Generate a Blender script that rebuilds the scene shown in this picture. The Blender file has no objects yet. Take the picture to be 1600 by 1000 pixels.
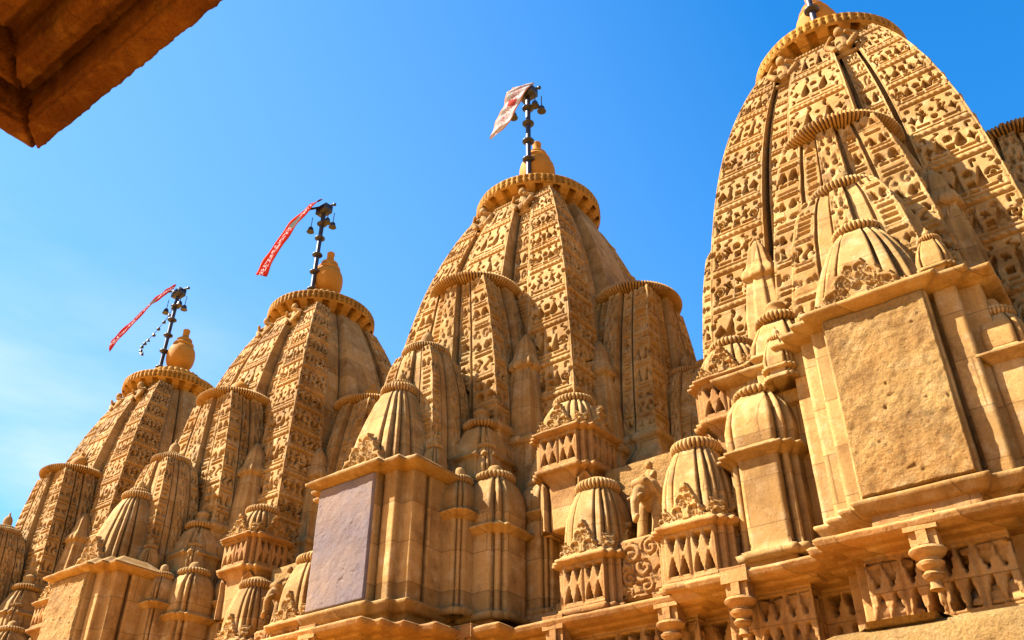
import bpy, math, random
import numpy as np
from math import radians as R, pi, sin, cos

# ------------------------------------------------------------------ camera, sky, sun, exposure
scn = bpy.context.scene
COL = scn.collection
cam_d = bpy.data.cameras.new("camera"); cam = bpy.data.objects.new("camera", cam_d); COL.objects.link(cam)
scn.camera = cam
cam_d.sensor_width = 36.0
cam_d.lens = 36.0 * 1418.3 / 1600.0
cam_d.clip_start = 0.05; cam_d.clip_end = 5000
_az, _t, _r = R(127.31), R(33.72), R(0.13)
h_ = np.array([cos(_az), sin(_az), 0]); F_ = h_ * cos(_t) + np.array([0, 0, sin(_t)])
R_ = np.array([sin(_az), -cos(_az), 0]); U_ = np.cross(R_, F_)
R2 = R_ * cos(_r) + U_ * sin(_r); U2 = U_ * cos(_r) - R_ * sin(_r)
from mathutils import Matrix, Vector
cam.matrix_world = Matrix(((R2[0], U2[0], -F_[0], 0), (R2[1], U2[1], -F_[1], 0), (R2[2], U2[2], -F_[2], 0), (0, 0, 0, 1)))

SUN_TO = Vector((-0.565, -0.42, 0.72)).normalized()
sun_el = math.asin(SUN_TO.z); sun_rot = math.atan2(SUN_TO.x, SUN_TO.y)
world = bpy.data.worlds.new("World"); scn.world = world; world.use_nodes = True
nt = world.node_tree; nt.nodes.clear()
wo = nt.nodes.new('ShaderNodeOutputWorld'); bg = nt.nodes.new('ShaderNodeBackground')
sky = nt.nodes.new('ShaderNodeTexSky'); sky.sky_type = 'NISHITA'; sky.sun_disc = False
sky.sun_elevation = sun_el; sky.sun_rotation = sun_rot
sky.air_density = 1.0; sky.dust_density = 0.4; sky.ozone_density = 2.0; sky.altitude = 300
bg.inputs['Strength'].default_value = 0.064
hs = nt.nodes.new('ShaderNodeHueSaturation'); hs.inputs['Saturation'].default_value = 1.41; hs.inputs['Value'].default_value = 1.2
nt.links.new(sky.outputs[0], hs.inputs['Color'])
# thin cirrus low in the sky
tc = nt.nodes.new('ShaderNodeTexCoord'); mp = nt.nodes.new('ShaderNodeMapping'); mp.inputs['Scale'].default_value = (1.6, 1.6, 5.0)
mp.inputs['Rotation'].default_value = (0.25, 0.2, 0.3)
nz = nt.nodes.new('ShaderNodeTexNoise'); nz.inputs['Scale'].default_value = 2.2; nz.inputs['Detail'].default_value = 7; nz.inputs['Roughness'].default_value = 0.55
nt.links.new(tc.outputs['Generated'], mp.inputs[0]); nt.links.new(mp.outputs[0], nz.inputs['Vector'])
cr = nt.nodes.new('ShaderNodeMapRange'); cr.inputs[1].default_value = 0.42; cr.inputs[2].default_value = 0.74; cr.inputs[4].default_value = 0.95
nt.links.new(nz.outputs['Fac'], cr.inputs[0])
sp = nt.nodes.new('ShaderNodeSeparateXYZ'); nt.links.new(tc.outputs['Generated'], sp.inputs[0])
cz = nt.nodes.new('ShaderNodeMapRange'); cz.inputs[1].default_value = 0.62; cz.inputs[2].default_value = 0.30; cz.inputs[3].default_value = 0.0; cz.inputs[4].default_value = 1.0
nt.links.new(sp.outputs['Z'], cz.inputs[0])
cx = nt.nodes.new('ShaderNodeMapRange'); cx.inputs[1].default_value = -0.55; cx.inputs[2].default_value = -0.85
nt.links.new(sp.outputs['X'], cx.inputs[0])
m1 = nt.nodes.new('ShaderNodeMath'); m1.operation = 'MULTIPLY'; nt.links.new(cr.outputs[0], m1.inputs[0]); nt.links.new(cz.outputs[0], m1.inputs[1])
m2 = nt.nodes.new('ShaderNodeMath'); m2.operation = 'MULTIPLY'; nt.links.new(m1.outputs[0], m2.inputs[0]); nt.links.new(cx.outputs[0], m2.inputs[1])
mx = nt.nodes.new('ShaderNodeMixRGB'); mx.inputs[2].default_value = (3.0, 3.6, 4.0, 1)
hz = nt.nodes.new('ShaderNodeMapRange'); hz.inputs[1].default_value = -0.15; hz.inputs[2].default_value = -0.95; hz.inputs[4].default_value = 0.5   # brighter air towards the sun's side
nt.links.new(sp.outputs['X'], hz.inputs[0])
mh = nt.nodes.new('ShaderNodeMixRGB'); mh.inputs[2].default_value = (1.5, 2.6, 3.9, 1); nt.links.new(hz.outputs[0], mh.inputs[0]); nt.links.new(hs.outputs[0], mh.inputs[1])
nt.links.new(m2.outputs[0], mx.inputs[0]); nt.links.new(mh.outputs[0], mx.inputs[1])
nt.links.new(mx.outputs[0], bg.inputs['Color']); nt.links.new(bg.outputs[0], wo.inputs[0])

sd = bpy.data.lights.new("sun", 'SUN'); sd.energy = 5.0; sd.angle = R(0.5); sd.color = (1.0, 0.985, 0.95)
sun = bpy.data.objects.new("sun", sd); COL.objects.link(sun)
sun.rotation_euler = (-SUN_TO).to_track_quat('-Z', 'Y').to_euler()
sun.location = (-20, -20, 40)
vs = scn.view_settings; vs.view_transform = 'Standard'; vs.look = 'None'; vs.exposure = 2.2; vs.gamma = 1.0; vs.use_curve_mapping = False
scn.cycles.max_bounces = 4; scn.cycles.diffuse_bounces = 2

# ------------------------------------------------------------------ materials
def stone(name, c1, c2, c3, bump=0.5, pit=0.5, rough=0.85, scale=1.0, streak=0.55, spots=0.0, blocks=0.8, stain=0.75, bd=0.010):
    m = bpy.data.materials.new(name); m.use_nodes = True; n = m.node_tree; N = n.nodes; L = n.links
    c1, c2, c3 = [tuple(v * k for v, k in zip(c, (.49, .472, .46))) for c in (c1, c2, c3)]
    b = N['Principled BSDF']; b.inputs['Roughness'].default_value = rough
    b.inputs['Specular IOR Level'].default_value = 0.06
    g = N.new('ShaderNodeNewGeometry')
    def noise(s, d=6, r=0.6, vec=None):
        t = N.new('ShaderNodeTexNoise'); t.inputs['Scale'].default_value = s; t.inputs['Detail'].default_value = d; t.inputs['Roughness'].default_value = r
        L.new(vec or g.outputs['Position'], t.inputs['Vector']); return t
    def ramp(src, a, b_):
        t = N.new('ShaderNodeMapRange'); t.inputs[1].default_value = a; t.inputs[2].default_value = b_; L.new(src, t.inputs[0]); return t.outputs[0]
    def mix(f, a, b_, mode='MIX'):
        t = N.new('ShaderNodeMixRGB'); t.blend_type = mode
        if isinstance(f, float): t.inputs[0].default_value = f
        else: L.new(f, t.inputs[0])
        for i, v in ((1, a), (2, b_)):
            if isinstance(v, tuple): t.inputs[i].default_value = (*v, 1)
            else: L.new(v, t.inputs[i])
        return t.outputs[0]
    n1 = noise(1.1 * scale, 5); n2 = noise(6.0 * scale, 7, 0.65)
    mpn = N.new('ShaderNodeMapping'); mpn.inputs['Scale'].default_value = (5, 5, 0.7); L.new(g.outputs['Position'], mpn.inputs[0])
    n3 = noise(1.0, 6, 0.65, mpn.outputs[0])
    c = mix(ramp(n1.outputs['Fac'], 0.38, 0.62), c1, c2)
    c = mix(ramp(n2.outputs['Fac'], 0.5, 0.78), c, c3)
    f3 = N.new('ShaderNodeMath'); f3.operation = 'MULTIPLY'; f3.inputs[1].default_value = streak; L.new(ramp(n3.outputs['Fac'], 0.52, 0.75), f3.inputs[0])
    c = mix(f3.outputs[0], c, tuple(x * 0.55 for x in c2))
    if spots > 0:
        n5 = noise(9.0, 3, 0.5); f5 = N.new('ShaderNodeMath'); f5.operation = 'MULTIPLY'; f5.inputs[1].default_value = spots
        L.new(ramp(n5.outputs['Fac'], 0.62, 0.7), f5.inputs[0]); c = mix(f5.outputs[0], c, tuple(x * 0.4 for x in c3))
    sx_ = N.new('ShaderNodeSeparateXYZ'); L.new(g.outputs['Position'], sx_.inputs[0])
    def mth(op, a, b_=None):
        t = N.new('ShaderNodeMath'); t.operation = op
        for i, v in ((0, a), (1, b_)):
            if v is None: continue
            if isinstance(v, (int, float)): t.inputs[i].default_value = v
            else: L.new(v, t.inputs[i])
        return t.outputs[0]
    zz = mth('ADD', mth('MULTIPLY', sx_.outputs['Z'], 2.35), 0.31); row = mth('FLOOR', zz)
    uu = mth('ADD', mth('MULTIPLY', mth('SUBTRACT', sx_.outputs['X'], sx_.outputs['Y']), 1.15), mth('MULTIPLY', row, 0.37))
    cb = N.new('ShaderNodeCombineXYZ'); L.new(mth('FLOOR', uu), cb.inputs[0]); L.new(row, cb.inputs[1])
    wn = N.new('ShaderNodeTexWhiteNoise'); wn.noise_dimensions = '3D'; L.new(cb.outputs[0], wn.inputs[0])
    jz = mth('GREATER_THAN', mth('ABSOLUTE', mth('SUBTRACT', mth('FRACT', zz), 0.5)), 0.5 - 0.013)
    ju = mth('GREATER_THAN', mth('ABSOLUTE', mth('SUBTRACT', mth('FRACT', uu), 0.5)), 0.5 - 0.008)
    joint = mth('MULTIPLY', mth('MAXIMUM', jz, ju), 0.55 * min(1.0, blocks * 1.25))
    bv = N.new('ShaderNodeMapRange'); bv.inputs[3].default_value = 0.74; bv.inputs[4].default_value = 1.16; L.new(wn.outputs['Value'], bv.inputs[0])
    c = mix(blocks, c, mix(1.0, c, bv.outputs[0], 'MULTIPLY'))
    c = mix(joint, c, tuple(x * .35 for x in c2))
    n6 = noise(2.6, 8, 0.7); f6 = N.new('ShaderNodeMath'); f6.operation = 'MULTIPLY'; f6.inputs[1].default_value = stain
    L.new(ramp(n6.outputs['Fac'], 0.50, 0.68), f6.inputs[0]); c = mix(f6.outputs[0], c, tuple(x * k for x, k in zip(c2, (.48, .44, .46))))
    # fine grain
    n4 = noise(60.0, 3, 0.7)
    gm = N.new('ShaderNodeMapRange'); gm.inputs[1].default_value = 0.3; gm.inputs[2].default_value = 0.7; gm.inputs[3].default_value = 0.82; gm.inputs[4].default_value = 1.12; L.new(n4.outputs['Fac'], gm.inputs[0])
    c = mix(1.0, c, gm.outputs[0], 'MULTIPLY')
    L.new(c, b.inputs['Base Color'])
    # bump: pits and grain
    nb = noise(26.0, 8, 0.72); vb = N.new('ShaderNodeTexVoronoi'); vb.inputs['Scale'].default_value = 17.0; L.new(g.outputs['Position'], vb.inputs['Vector'])
    pr = ramp(vb.outputs['Distance'], 0.0, 0.28)
    b1 = N.new('ShaderNodeBump'); b1.inputs['Strength'].default_value = bump; b1.inputs['Distance'].default_value = bd; L.new(nb.outputs['Fac'], b1.inputs['Height'])
    b2 = N.new('ShaderNodeBump'); b2.inputs['Strength'].default_value = pit; b2.inputs['Distance'].default_value = 0.008; L.new(pr, b2.inputs['Height'])
    L.new(b1.outputs[0], b2.inputs['Normal']); L.new(b2.outputs[0], b.inputs['Normal'])
    return m

def plain(name, col, rough=0.5, metal=0.0):
    m = bpy.data.materials.new(name); m.use_nodes = True; n = m.node_tree; b = n.nodes['Principled BSDF']
    b.inputs['Roughness'].default_value = rough; b.inputs['Metallic'].default_value = metal
    t = n.nodes.new('ShaderNodeTexNoise'); t.inputs['Scale'].default_value = 30
    mm = n.nodes.new('ShaderNodeMixRGB'); mm.inputs[1].default_value = (*col, 1); mm.inputs[2].default_value = (*[x * 0.55 for x in col], 1)
    n.links.new(t.outputs['Fac'], mm.inputs[0]); n.links.new(mm.outputs[0], b.inputs['Base Color'])
    return m

S_MAIN = stone('golden_sandstone', (0.65, 0.38, 0.125), (0.54, 0.285, 0.08), (0.78, 0.54, 0.26), 0.4, 0.3)
S_YEL = stone('yellow_limestone', (0.62, 0.30, 0.05), (0.52, 0.24, 0.035), (0.66, 0.37, 0.09), 0.35, 0.1, streak=0.25)
S_KAL = stone('smooth_yellow_stone', (0.66, 0.28, 0.035), (0.60, 0.25, 0.03), (0.66, 0.33, 0.06), 0.08, 0.0, rough=0.7, streak=0.15, blocks=0.0, stain=0.25)
S_ROUGH = stone('rough_tan_sandstone', (0.68, 0.41, 0.13), (0.60, 0.31, 0.085), (0.72, 0.47, 0.19), 1.0, 1.0, streak=0.3, spots=0.5, blocks=0.0, bd=0.05)
S_GREY = stone('grey_mauve_sandstone', (0.24, 0.182, 0.175), (0.38, 0.26, 0.18), (0.27, 0.21, 0.20), 0.5, 0.4, streak=0.1, blocks=0.0, stain=0.3, bd=0.015)
S_LOW = stone('pinkish_sandstone', (0.68, 0.37, 0.12), (0.60, 0.29, 0.085), (0.72, 0.46, 0.20), 0.8, 0.4)
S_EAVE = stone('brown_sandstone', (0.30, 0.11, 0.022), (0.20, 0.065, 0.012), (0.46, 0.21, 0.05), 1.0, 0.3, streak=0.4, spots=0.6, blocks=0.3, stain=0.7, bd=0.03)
S_FLOOR = stone('courtyard_bounce_sandstone', (1.0, 0.52, 0.09), (0.95, 0.46, 0.08), (1.0, 0.55, 0.12), 0.3, 0.1, blocks=0.5, stain=0.1)  # orange pushed beyond the other stone so its bounce warms shaded faces
M_IRON = plain('dark_iron', (0.016, 0.008, 0.008), 0.5, 0.1)
M_BRASS = plain('old_bronze', (0.016, 0.010, 0.008), 0.5, 0.1)

# ------------------------------------------------------------------ numpy helpers
def _hash(ix, iy, iz, seed):
    h = (ix.astype(np.int64) * 374761393 + iy.astype(np.int64) * 668265263 + iz.astype(np.int64) * 2147483647 + seed * 1274126177) & 0xffffffff
    h = ((h ^ (h >> 13)) * 1274126177) & 0xffffffff
    return ((h ^ (h >> 16)) & 0xffff) / 65535.0
def vnoise(P, f, seed=0):
    p = P * f; i = np.floor(p).astype(np.int64); t = p - i; t = t * t * (3 - 2 * t)
    x, y, z = i[..., 0], i[..., 1], i[..., 2]; o = 0
    for a in (0, 1):
        for b in (0, 1):
            for c in (0, 1):
                w = (t[..., 0] if a else 1 - t[..., 0]) * (t[..., 1] if b else 1 - t[..., 1]) * (t[..., 2] if c else 1 - t[..., 2])
                o = o + w * _hash(x + a, y + b, z + c, seed)
    return o * 2 - 1
def rough(P, amp, seed=0, f=3.0):
    d = np.stack([vnoise(P, f, seed) + 0.6 * vnoise(P, f * 3.1, seed + 1),
                  vnoise(P, f, seed + 5) + 0.6 * vnoise(P, f * 3.1, seed + 6),
                  0.7 * vnoise(P, f, seed + 9) + 0.5 * vnoise(P, f * 2.7, seed + 10)], -1)
    return P + amp * .5 * d

class MB:
    def __init__(s): s.V = []; s.Q = []; s.T = []; s.G = []; s.n = 0
    def verts(s, P):
        P = np.asarray(P, float).reshape(-1, 3); o = s.n; s.V.append(P); s.n += len(P); return o
    def grid(s, P, close=False, flip=False):
        m, n = P.shape[:2]; o = s.verts(P); idx = np.arange(m * n).reshape(m, n) + o
        if close: idx = np.concatenate([idx, idx[:, :1]], 1)
        q = np.stack([idx[:-1, :-1], idx[:-1, 1:], idx[1:, 1:], idx[1:, :-1]], -1).reshape(-1, 4)
        if flip: q = q[:, ::-1]
        s.Q.append(q); return idx
    def cap(s, ring, up=True):
        r = list(int(i) for i in ring); s.G.append(r if up else r[::-1])
    def box(s, x0, x1, y0, y1, z0, z1, amp=0.0, ds=None, seed=0):
        poly = np.array([(x0, y0), (x1, y0), (x1, y1), (x0, y1)], float)
        loft(s, lambda z: poly, np.linspace(z0, z1, max(2, int((z1 - z0) / (ds or 9)) + 1)), ds or 9, amp=amp, seed=seed)
    def build(s, name, mat, parent=None, smooth=None, loc=None, kind=None):
        me = bpy.data.meshes.new(name)
        V = np.concatenate(s.V) if s.V else np.zeros((0, 3))
        Q = np.concatenate(s.Q) if s.Q else np.zeros((0, 4), int)
        T = np.concatenate(s.T) if s.T else np.zeros((0, 3), int)
        me.vertices.add(len(V)); me.vertices.foreach_set('co', V.astype(np.float32).ravel())
        g = [i for G in s.G for i in G]
        loops = np.concatenate([Q.ravel(), T.ravel(), np.array(g, int)]).astype(np.int32)
        sizes = np.concatenate([np.full(len(Q), 4), np.full(len(T), 3), np.array([len(G) for G in s.G], int)]).astype(np.int32)
        starts = np.concatenate([[0], np.cumsum(sizes)[:-1]]).astype(np.int32)
        me.loops.add(len(loops)); me.loops.foreach_set('vertex_index', loops)
        me.polygons.add(len(sizes)); me.polygons.foreach_set('loop_start', starts); me.polygons.foreach_set('loop_total', sizes)
        me.update(calc_edges=True); me.validate()
        if smooth is not None:
            me.polygons.foreach_set('use_smooth', np.ones(len(me.polygons), bool)); me.set_sharp_from_angle(angle=R(smooth))
        me.materials.append(mat)
        o = bpy.data.objects.new(name, me); COL.objects.link(o)
        if parent is not None: o.parent = parent
        if loc is not None: o.location = loc
        if kind: o['kind'] = kind
        return o

def tag(o, label=None, cat=None, group=None, kind=None):
    if label: o['label'] = label
    if cat: o['category'] = cat
    if group: o['group'] = group
    if kind: o['kind'] = kind
    return o
def thing(name, label, cat, loc=(0, 0, 0), rz=0, group=None):
    o = bpy.data.objects.new(name, None); COL.objects.link(o); o.location = loc; o.rotation_euler = (0, 0, rz)
    o.empty_display_size = 0.2
    return tag(o, label, cat, group)
def dup(o, parent=None, loc=None, rz=None, scale=None):
    c = o.copy(); COL.objects.link(c); c.parent = parent
    for k in ('label', 'category', 'group'):
        pass
    if loc is not None: c.location = loc
    if rz is not None: c.rotation_euler = (0, 0, rz)
    if scale is not None: c.scale = scale
    for ch in [x for x in list(o.children)]: dup(ch, c)
    return c

def edge_samples(poly, ds):
    """constant topology along the ring: list of (edge, t)"""
    k = len(poly); E = []; T = []; N = []
    for i in range(k):
        a = poly[i]; b = poly[(i + 1) % k]; L = float(np.hypot(*(b - a)))
        d = ds[i] if hasattr(ds, '__len__') else ds
        n = max(1, int(math.ceil(L / d)))
        for j in range(n): E.append(i); T.append(j / n)
    return np.array(E), np.array(T)
def loft(mb, polyf, zs, ds, amp=0.0, seed=0, relief=None, caps=True, f=3.0, ref=None):
    """polyf(z) -> (k,2) CCW polygon.  relief: {edge: (map, vfun)} depth in metres inwards."""
    p0 = np.asarray(ref if ref is not None else polyf(zs[len(zs) // 2]), float)
    E, T = edge_samples(p0, ds); k = len(p0)
    P = np.zeros((len(zs), len(E), 3))
    vv = 0.0; prevc = None
    zs = np.asarray(zs, float); V = np.zeros(len(zs))
    for i, z in enumerate(zs):
        p = np.asarray(polyf(z), float)
        if i: V[i] = V[i - 1] + math.hypot(z - zs[i - 1], p[0, 1] - prevc)
        prevc = p[0, 1]
        a = p[E]; b = p[(E + 1) % k]; q = a + (b - a) * T[:, None]
        P[i, :, :2] = q; P[i, :, 2] = z
    if relief:
        p = p0; d = np.roll(p, -1, 0) - p; nn = np.stack([d[:, 1], -d[:, 0]], -1); nn /= np.maximum(np.linalg.norm(nn, axis=1, keepdims=True), 1e-9)
        for e, (M, res) in relief.items():
            sel = np.where(E == e)[0]
            if len(sel) < 3: continue
            H, W = M.shape
            r = np.clip(V / res, 0, H - 1.001); c = T[sel] * (W - 1)
            r0 = r.astype(int); fr = (r - r0)[:, None]; c0 = c.astype(int); fc = (c - c0)[None, :]; c1 = np.minimum(c0 + 1, W - 1)
            g = (M[r0][:, c0] * (1 - fc) + M[r0][:, c1] * fc) * (1 - fr) + (M[r0 + 1][:, c0] * (1 - fc) + M[r0 + 1][:, c1] * fc) * fr
            g[:, 0] = 0
            P[:, sel, 0] -= g * nn[e, 0]; P[:, sel, 1] -= g * nn[e, 1]
    if amp: P = rough(P, amp, seed, f)
    idx = mb.grid(P, close=True)
    if caps: mb.cap(idx[-1, :-1]); mb.cap(idx[0, :-1], False)
    return P
def offset(poly, d):
    p = np.asarray(poly, float); e = np.roll(p, -1, 0) - p; n = np.stack([e[:, 1], -e[:, 0]], -1); n /= np.linalg.norm(n, axis=1, keepdims=True)
    pn = np.roll(n, 1, 0); dot = (pn * n).sum(1)
    o = np.where(dot[:, None] > 0.9, n, pn + n)
    return p + d * o
def prof_loft(mb, poly, prof, ds, dz=0.05, amp=0.0, seed=0, relief=None, f=3.0, caps=True):
    """prof: [(z, offset)], sharp profile vertices kept; z may repeat for flat shelves"""
    Z = []; D = []
    for (z0, d0), (z1, d1) in zip(prof[:-1], prof[1:]):
        n = max(1, int(math.ceil(math.hypot(z1 - z0, d1 - d0) / dz)))
        for j in range(n): Z.append(z0 + (z1 - z0) * j / n); D.append(d0 + (d1 - d0) * j / n)
    Z.append(prof[-1][0]); D.append(prof[-1][1])
    it = {'i': -1}
    rings = [offset(poly, d) for d in D]; seq = iter(rings)
    cur = {'r': None}
    def pf(z): return next(seq)
    # loft evaluates rings strictly in order when ref is given
    return loft(mb, pf, Z, ds, amp, seed, relief, caps, f, ref=np.asarray(poly, float))
def scale_loft(mb, poly, prof, ds, dz=0.05, amp=0.0, seed=0, c=(0, 0), relief=None, caps=True):
    Z = []; D = []
    for (z0, d0), (z1, d1) in zip(prof[:-1], prof[1:]):
        n = max(1, int(math.ceil(math.hypot(z1 - z0, d1 - d0) / dz)))
        for j in range(n): Z.append(z0 + (z1 - z0) * j / n); D.append(d0 + (d1 - d0) * j / n)
    Z.append(prof[-1][0]); D.append(prof[-1][1])
    poly = np.asarray(poly, float); c = np.array(c); seq = iter([c + poly * d for d in D])
    m = max(D)
    return loft(mb, lambda z: next(seq), Z, ds, amp, seed, relief, caps, ref=poly * m)
def lathe(mb, prof, n=32, c=(0, 0, 0), rib=None, amp=0, seed=0, axis='z'):
    """prof [(r,z)] ; rib(theta, j, r, z)-> (r,z)"""
    th = np.arange(n) * 2 * pi / n
    P = np.zeros((len(prof), n, 3))
    for j, (r, z) in enumerate(prof):
        rr = np.full(n, float(r)); zz = np.full(n, float(z))
        if rib: rr, zz = rib(th, j, rr, zz)
        P[j, :, 0] = rr * np.cos(th); P[j, :, 1] = rr * np.sin(th); P[j, :, 2] = zz
    if amp: P = rough(P, amp, seed, 4)
    P = P + np.array(c)
    idx = mb.grid(P, close=True)
    mb.cap(idx[-1, :-1]); mb.cap(idx[0, :-1], False)
def sm(prof, k=3):
    """smooth a profile by Chaikin corner cutting"""
    p = np.array(prof, float)
    for _ in range(k):
        q = [p[0]]
        for a, b in zip(p[:-1], p[1:]): q += [a * .75 + b * .25, a * .25 + b * .75]
        q.append(p[-1]); p = np.array(q)
    return [tuple(x) for x in p]
def tube(mb, pts, rad, n=8):
    pts = np.array(pts, float); rad = np.broadcast_to(np.array(rad, float), (len(pts),))
    t = np.gradient(pts, axis=0); t /= np.linalg.norm(t, axis=1, keepdims=True)
    ref = np.array([0.3, 0.9, 0.2]); th = np.arange(n) * 2 * pi / n; P = np.zeros((len(pts), n, 3))
    for i in range(len(pts)):
        a = np.cross(t[i], ref); a /= np.linalg.norm(a); b = np.cross(t[i], a)
        P[i] = pts[i] + rad[i] * (np.cos(th)[:, None] * a + np.sin(th)[:, None] * b)
    idx = mb.grid(P, close=True, flip=False); mb.cap(idx[-1, :-1]); mb.cap(idx[0, :-1], False)

# ------------------------------------------------------------------ carved relief maps (metres, + = cut in)
RES = 0.01
class Relief:
    def __init__(s, w, h, res=RES):
        s.w, s.h, s.res = w, h, res
        nx = max(8, int(round(w / res)) + 1); ny = max(2, int(round(h / res)) + 1)
        s.M = np.zeros((ny, nx)); s.X, s.Y = np.meshgrid(np.linspace(-w / 2, w / 2, nx), np.arange(ny) * res)
    def cut(s, sdf, d):
        k = np.clip(0.5 - sdf / (s.res * 1.2), 0, 1)
        s.M = np.maximum(s.M, k * d) if d > 0 else np.minimum(s.M, k * d)
    def win(s, y0, y1):
        a = max(0, int(y0 / s.res) - 2); b = min(len(s.Y), int(y1 / s.res) + 3); return slice(a, b)
    def glyph(s, kind, cx, cy, sx, sy, d, lean=0.0, mirror=False):
        sl = s.win(cy - sy, cy + sy)
        if sl.stop <= sl.start: return
        X = s.X[sl] - cx; Y = s.Y[sl] - cy
        if mirror: X = -X
        X = X - lean * Y
        if kind == 'tear':
            t = np.clip((Y + sy * .9) / (1.8 * sy), 0, 1); w = sx * np.sin(pi * np.clip(t, 0.0, 1) ** 0.55) * (1.0 - 0.25 * t); sdf = np.maximum(np.abs(X) - w, np.abs(Y) - sy * .9)
        elif kind == 'tri': t = (Y + sy) / (2 * sy); sdf = np.maximum(np.abs(X) - sx * (1 - t), np.abs(Y) - sy)
        elif kind == 'trid': t = (sy - Y) / (2 * sy); sdf = np.maximum(np.abs(X) - sx * (1 - t), np.abs(Y) - sy)
        elif kind == 'vase': t = (Y + sy) / (2 * sy); w = sx * (0.9 - 0.85 * np.sqrt(np.clip(t, 0, 1)) + 0.25 * np.exp(-((t - .8) / .12) ** 2)); sdf = np.maximum(np.abs(X) - w, np.abs(Y) - sy)
        elif kind == 'dia': sdf = (np.abs(X) / sx + np.abs(Y) / sy - 1) * min(sx, sy)
        elif kind == 'star': sdf = ((np.abs(X) / sx) ** .62 + (np.abs(Y) / sy) ** .62 - 1) * min(sx, sy)
        elif kind == 'sq': sdf = np.maximum(np.abs(X) - sx, np.abs(Y) - sy)
        elif kind == 'dot': sdf = np.hypot(X / sx, Y / sy) * min(sx, sy) - min(sx, sy)
        elif kind == 's': sdf = np.maximum(np.abs(X - sx * np.sin(pi * Y / sy)) - 0.014, np.abs(Y) - sy * .95)
        elif kind == 'c': r = np.hypot(X, Y * sx / sy); sdf = np.maximum(np.abs(r - sx * .8) - 0.013, -X - sx * .1)
        elif kind == 'ring': r = np.hypot(X, Y * sx / sy); sdf = np.abs(r - sx * .85) - 0.009
        elif kind == 'spiral':
            r = np.hypot(X, Y); an = np.arctan2(Y, X); R0 = min(sx, sy); tt = (r / R0 * 1.5 - an / (2 * pi)) % 1
            sdf = np.maximum((np.abs(tt - .5) - .23) * R0 * .6, r - R0)
        elif kind == 'arch':
            r = np.hypot(X, Y * sx / sy); sdf = np.minimum(np.maximum(np.abs(r - sx * .85) - .012, -Y), np.maximum(r - sx * .42, -Y - sy * .1)); sdf = np.minimum(sdf, np.maximum(np.abs(Y + sy * .5) - .010, np.abs(X) - sx))
        elif kind == 'man':
            sdf = np.minimum(np.hypot(X, Y - sy * .72) - sx * .30, np.maximum(np.abs(X - .3 * sx * np.sin(Y / sy * 2.5)) - sx * (.28 + .15 * np.cos(Y / sy * 4)), np.abs(Y + sy * .15) - sy * .62))
            sdf = np.minimum(sdf, np.maximum(np.abs(Y - sy * .25 + X * .8) - .011, np.abs(X) - sx * .95))
        elif kind == 'hook':
            r = np.hypot(X, Y - sy * .4); sdf = np.minimum(np.maximum(np.abs(r - sx * .6) - .011, -(Y - sy * .2)), np.maximum(np.abs(X - sx * .6) - .011, np.abs(Y + sy * .2) - sy * .6))
        M = s.M[sl]; k = np.clip(0.5 - sdf / (s.res * .7), 0, 1)
        s.M[sl] = np.maximum(M, k * d) if d > 0 else np.where(k > 0.02, np.minimum(M, k * d), M)
    def rope(s, y, t, n=None, out=0.022):
        sl = s.win(y, y + t); n = n or max(3, int(s.w / (t * 1.0)))
        X = s.X[sl] / s.w + .5; v = np.clip((s.Y[sl] - y) / t, 0, 1)
        prof = np.sin(pi * v) ** .6; tw = np.abs(np.sin(pi * (X * n + v * .6))) ** .7
        s.M[sl] = np.where((s.Y[sl] >= y) & (s.Y[sl] <= y + t) & (np.abs(s.X[sl]) < s.w * .5 - .035), -out * prof * (0.15 + 0.85 * tw), s.M[sl])
        s.line(y - .014, 0.008, .03, .03); s.line(y + t + .014, 0.008, .03, .03)
    def line(s, y, t, d, m=0.0):
        sl = s.win(y - t, y + t); X = s.X[sl]; k = (np.abs(s.Y[sl] - y) <= t + .001) & (np.abs(X) < s.w / 2 - m)
        s.M[sl] = np.where(k, d, s.M[sl])
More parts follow.
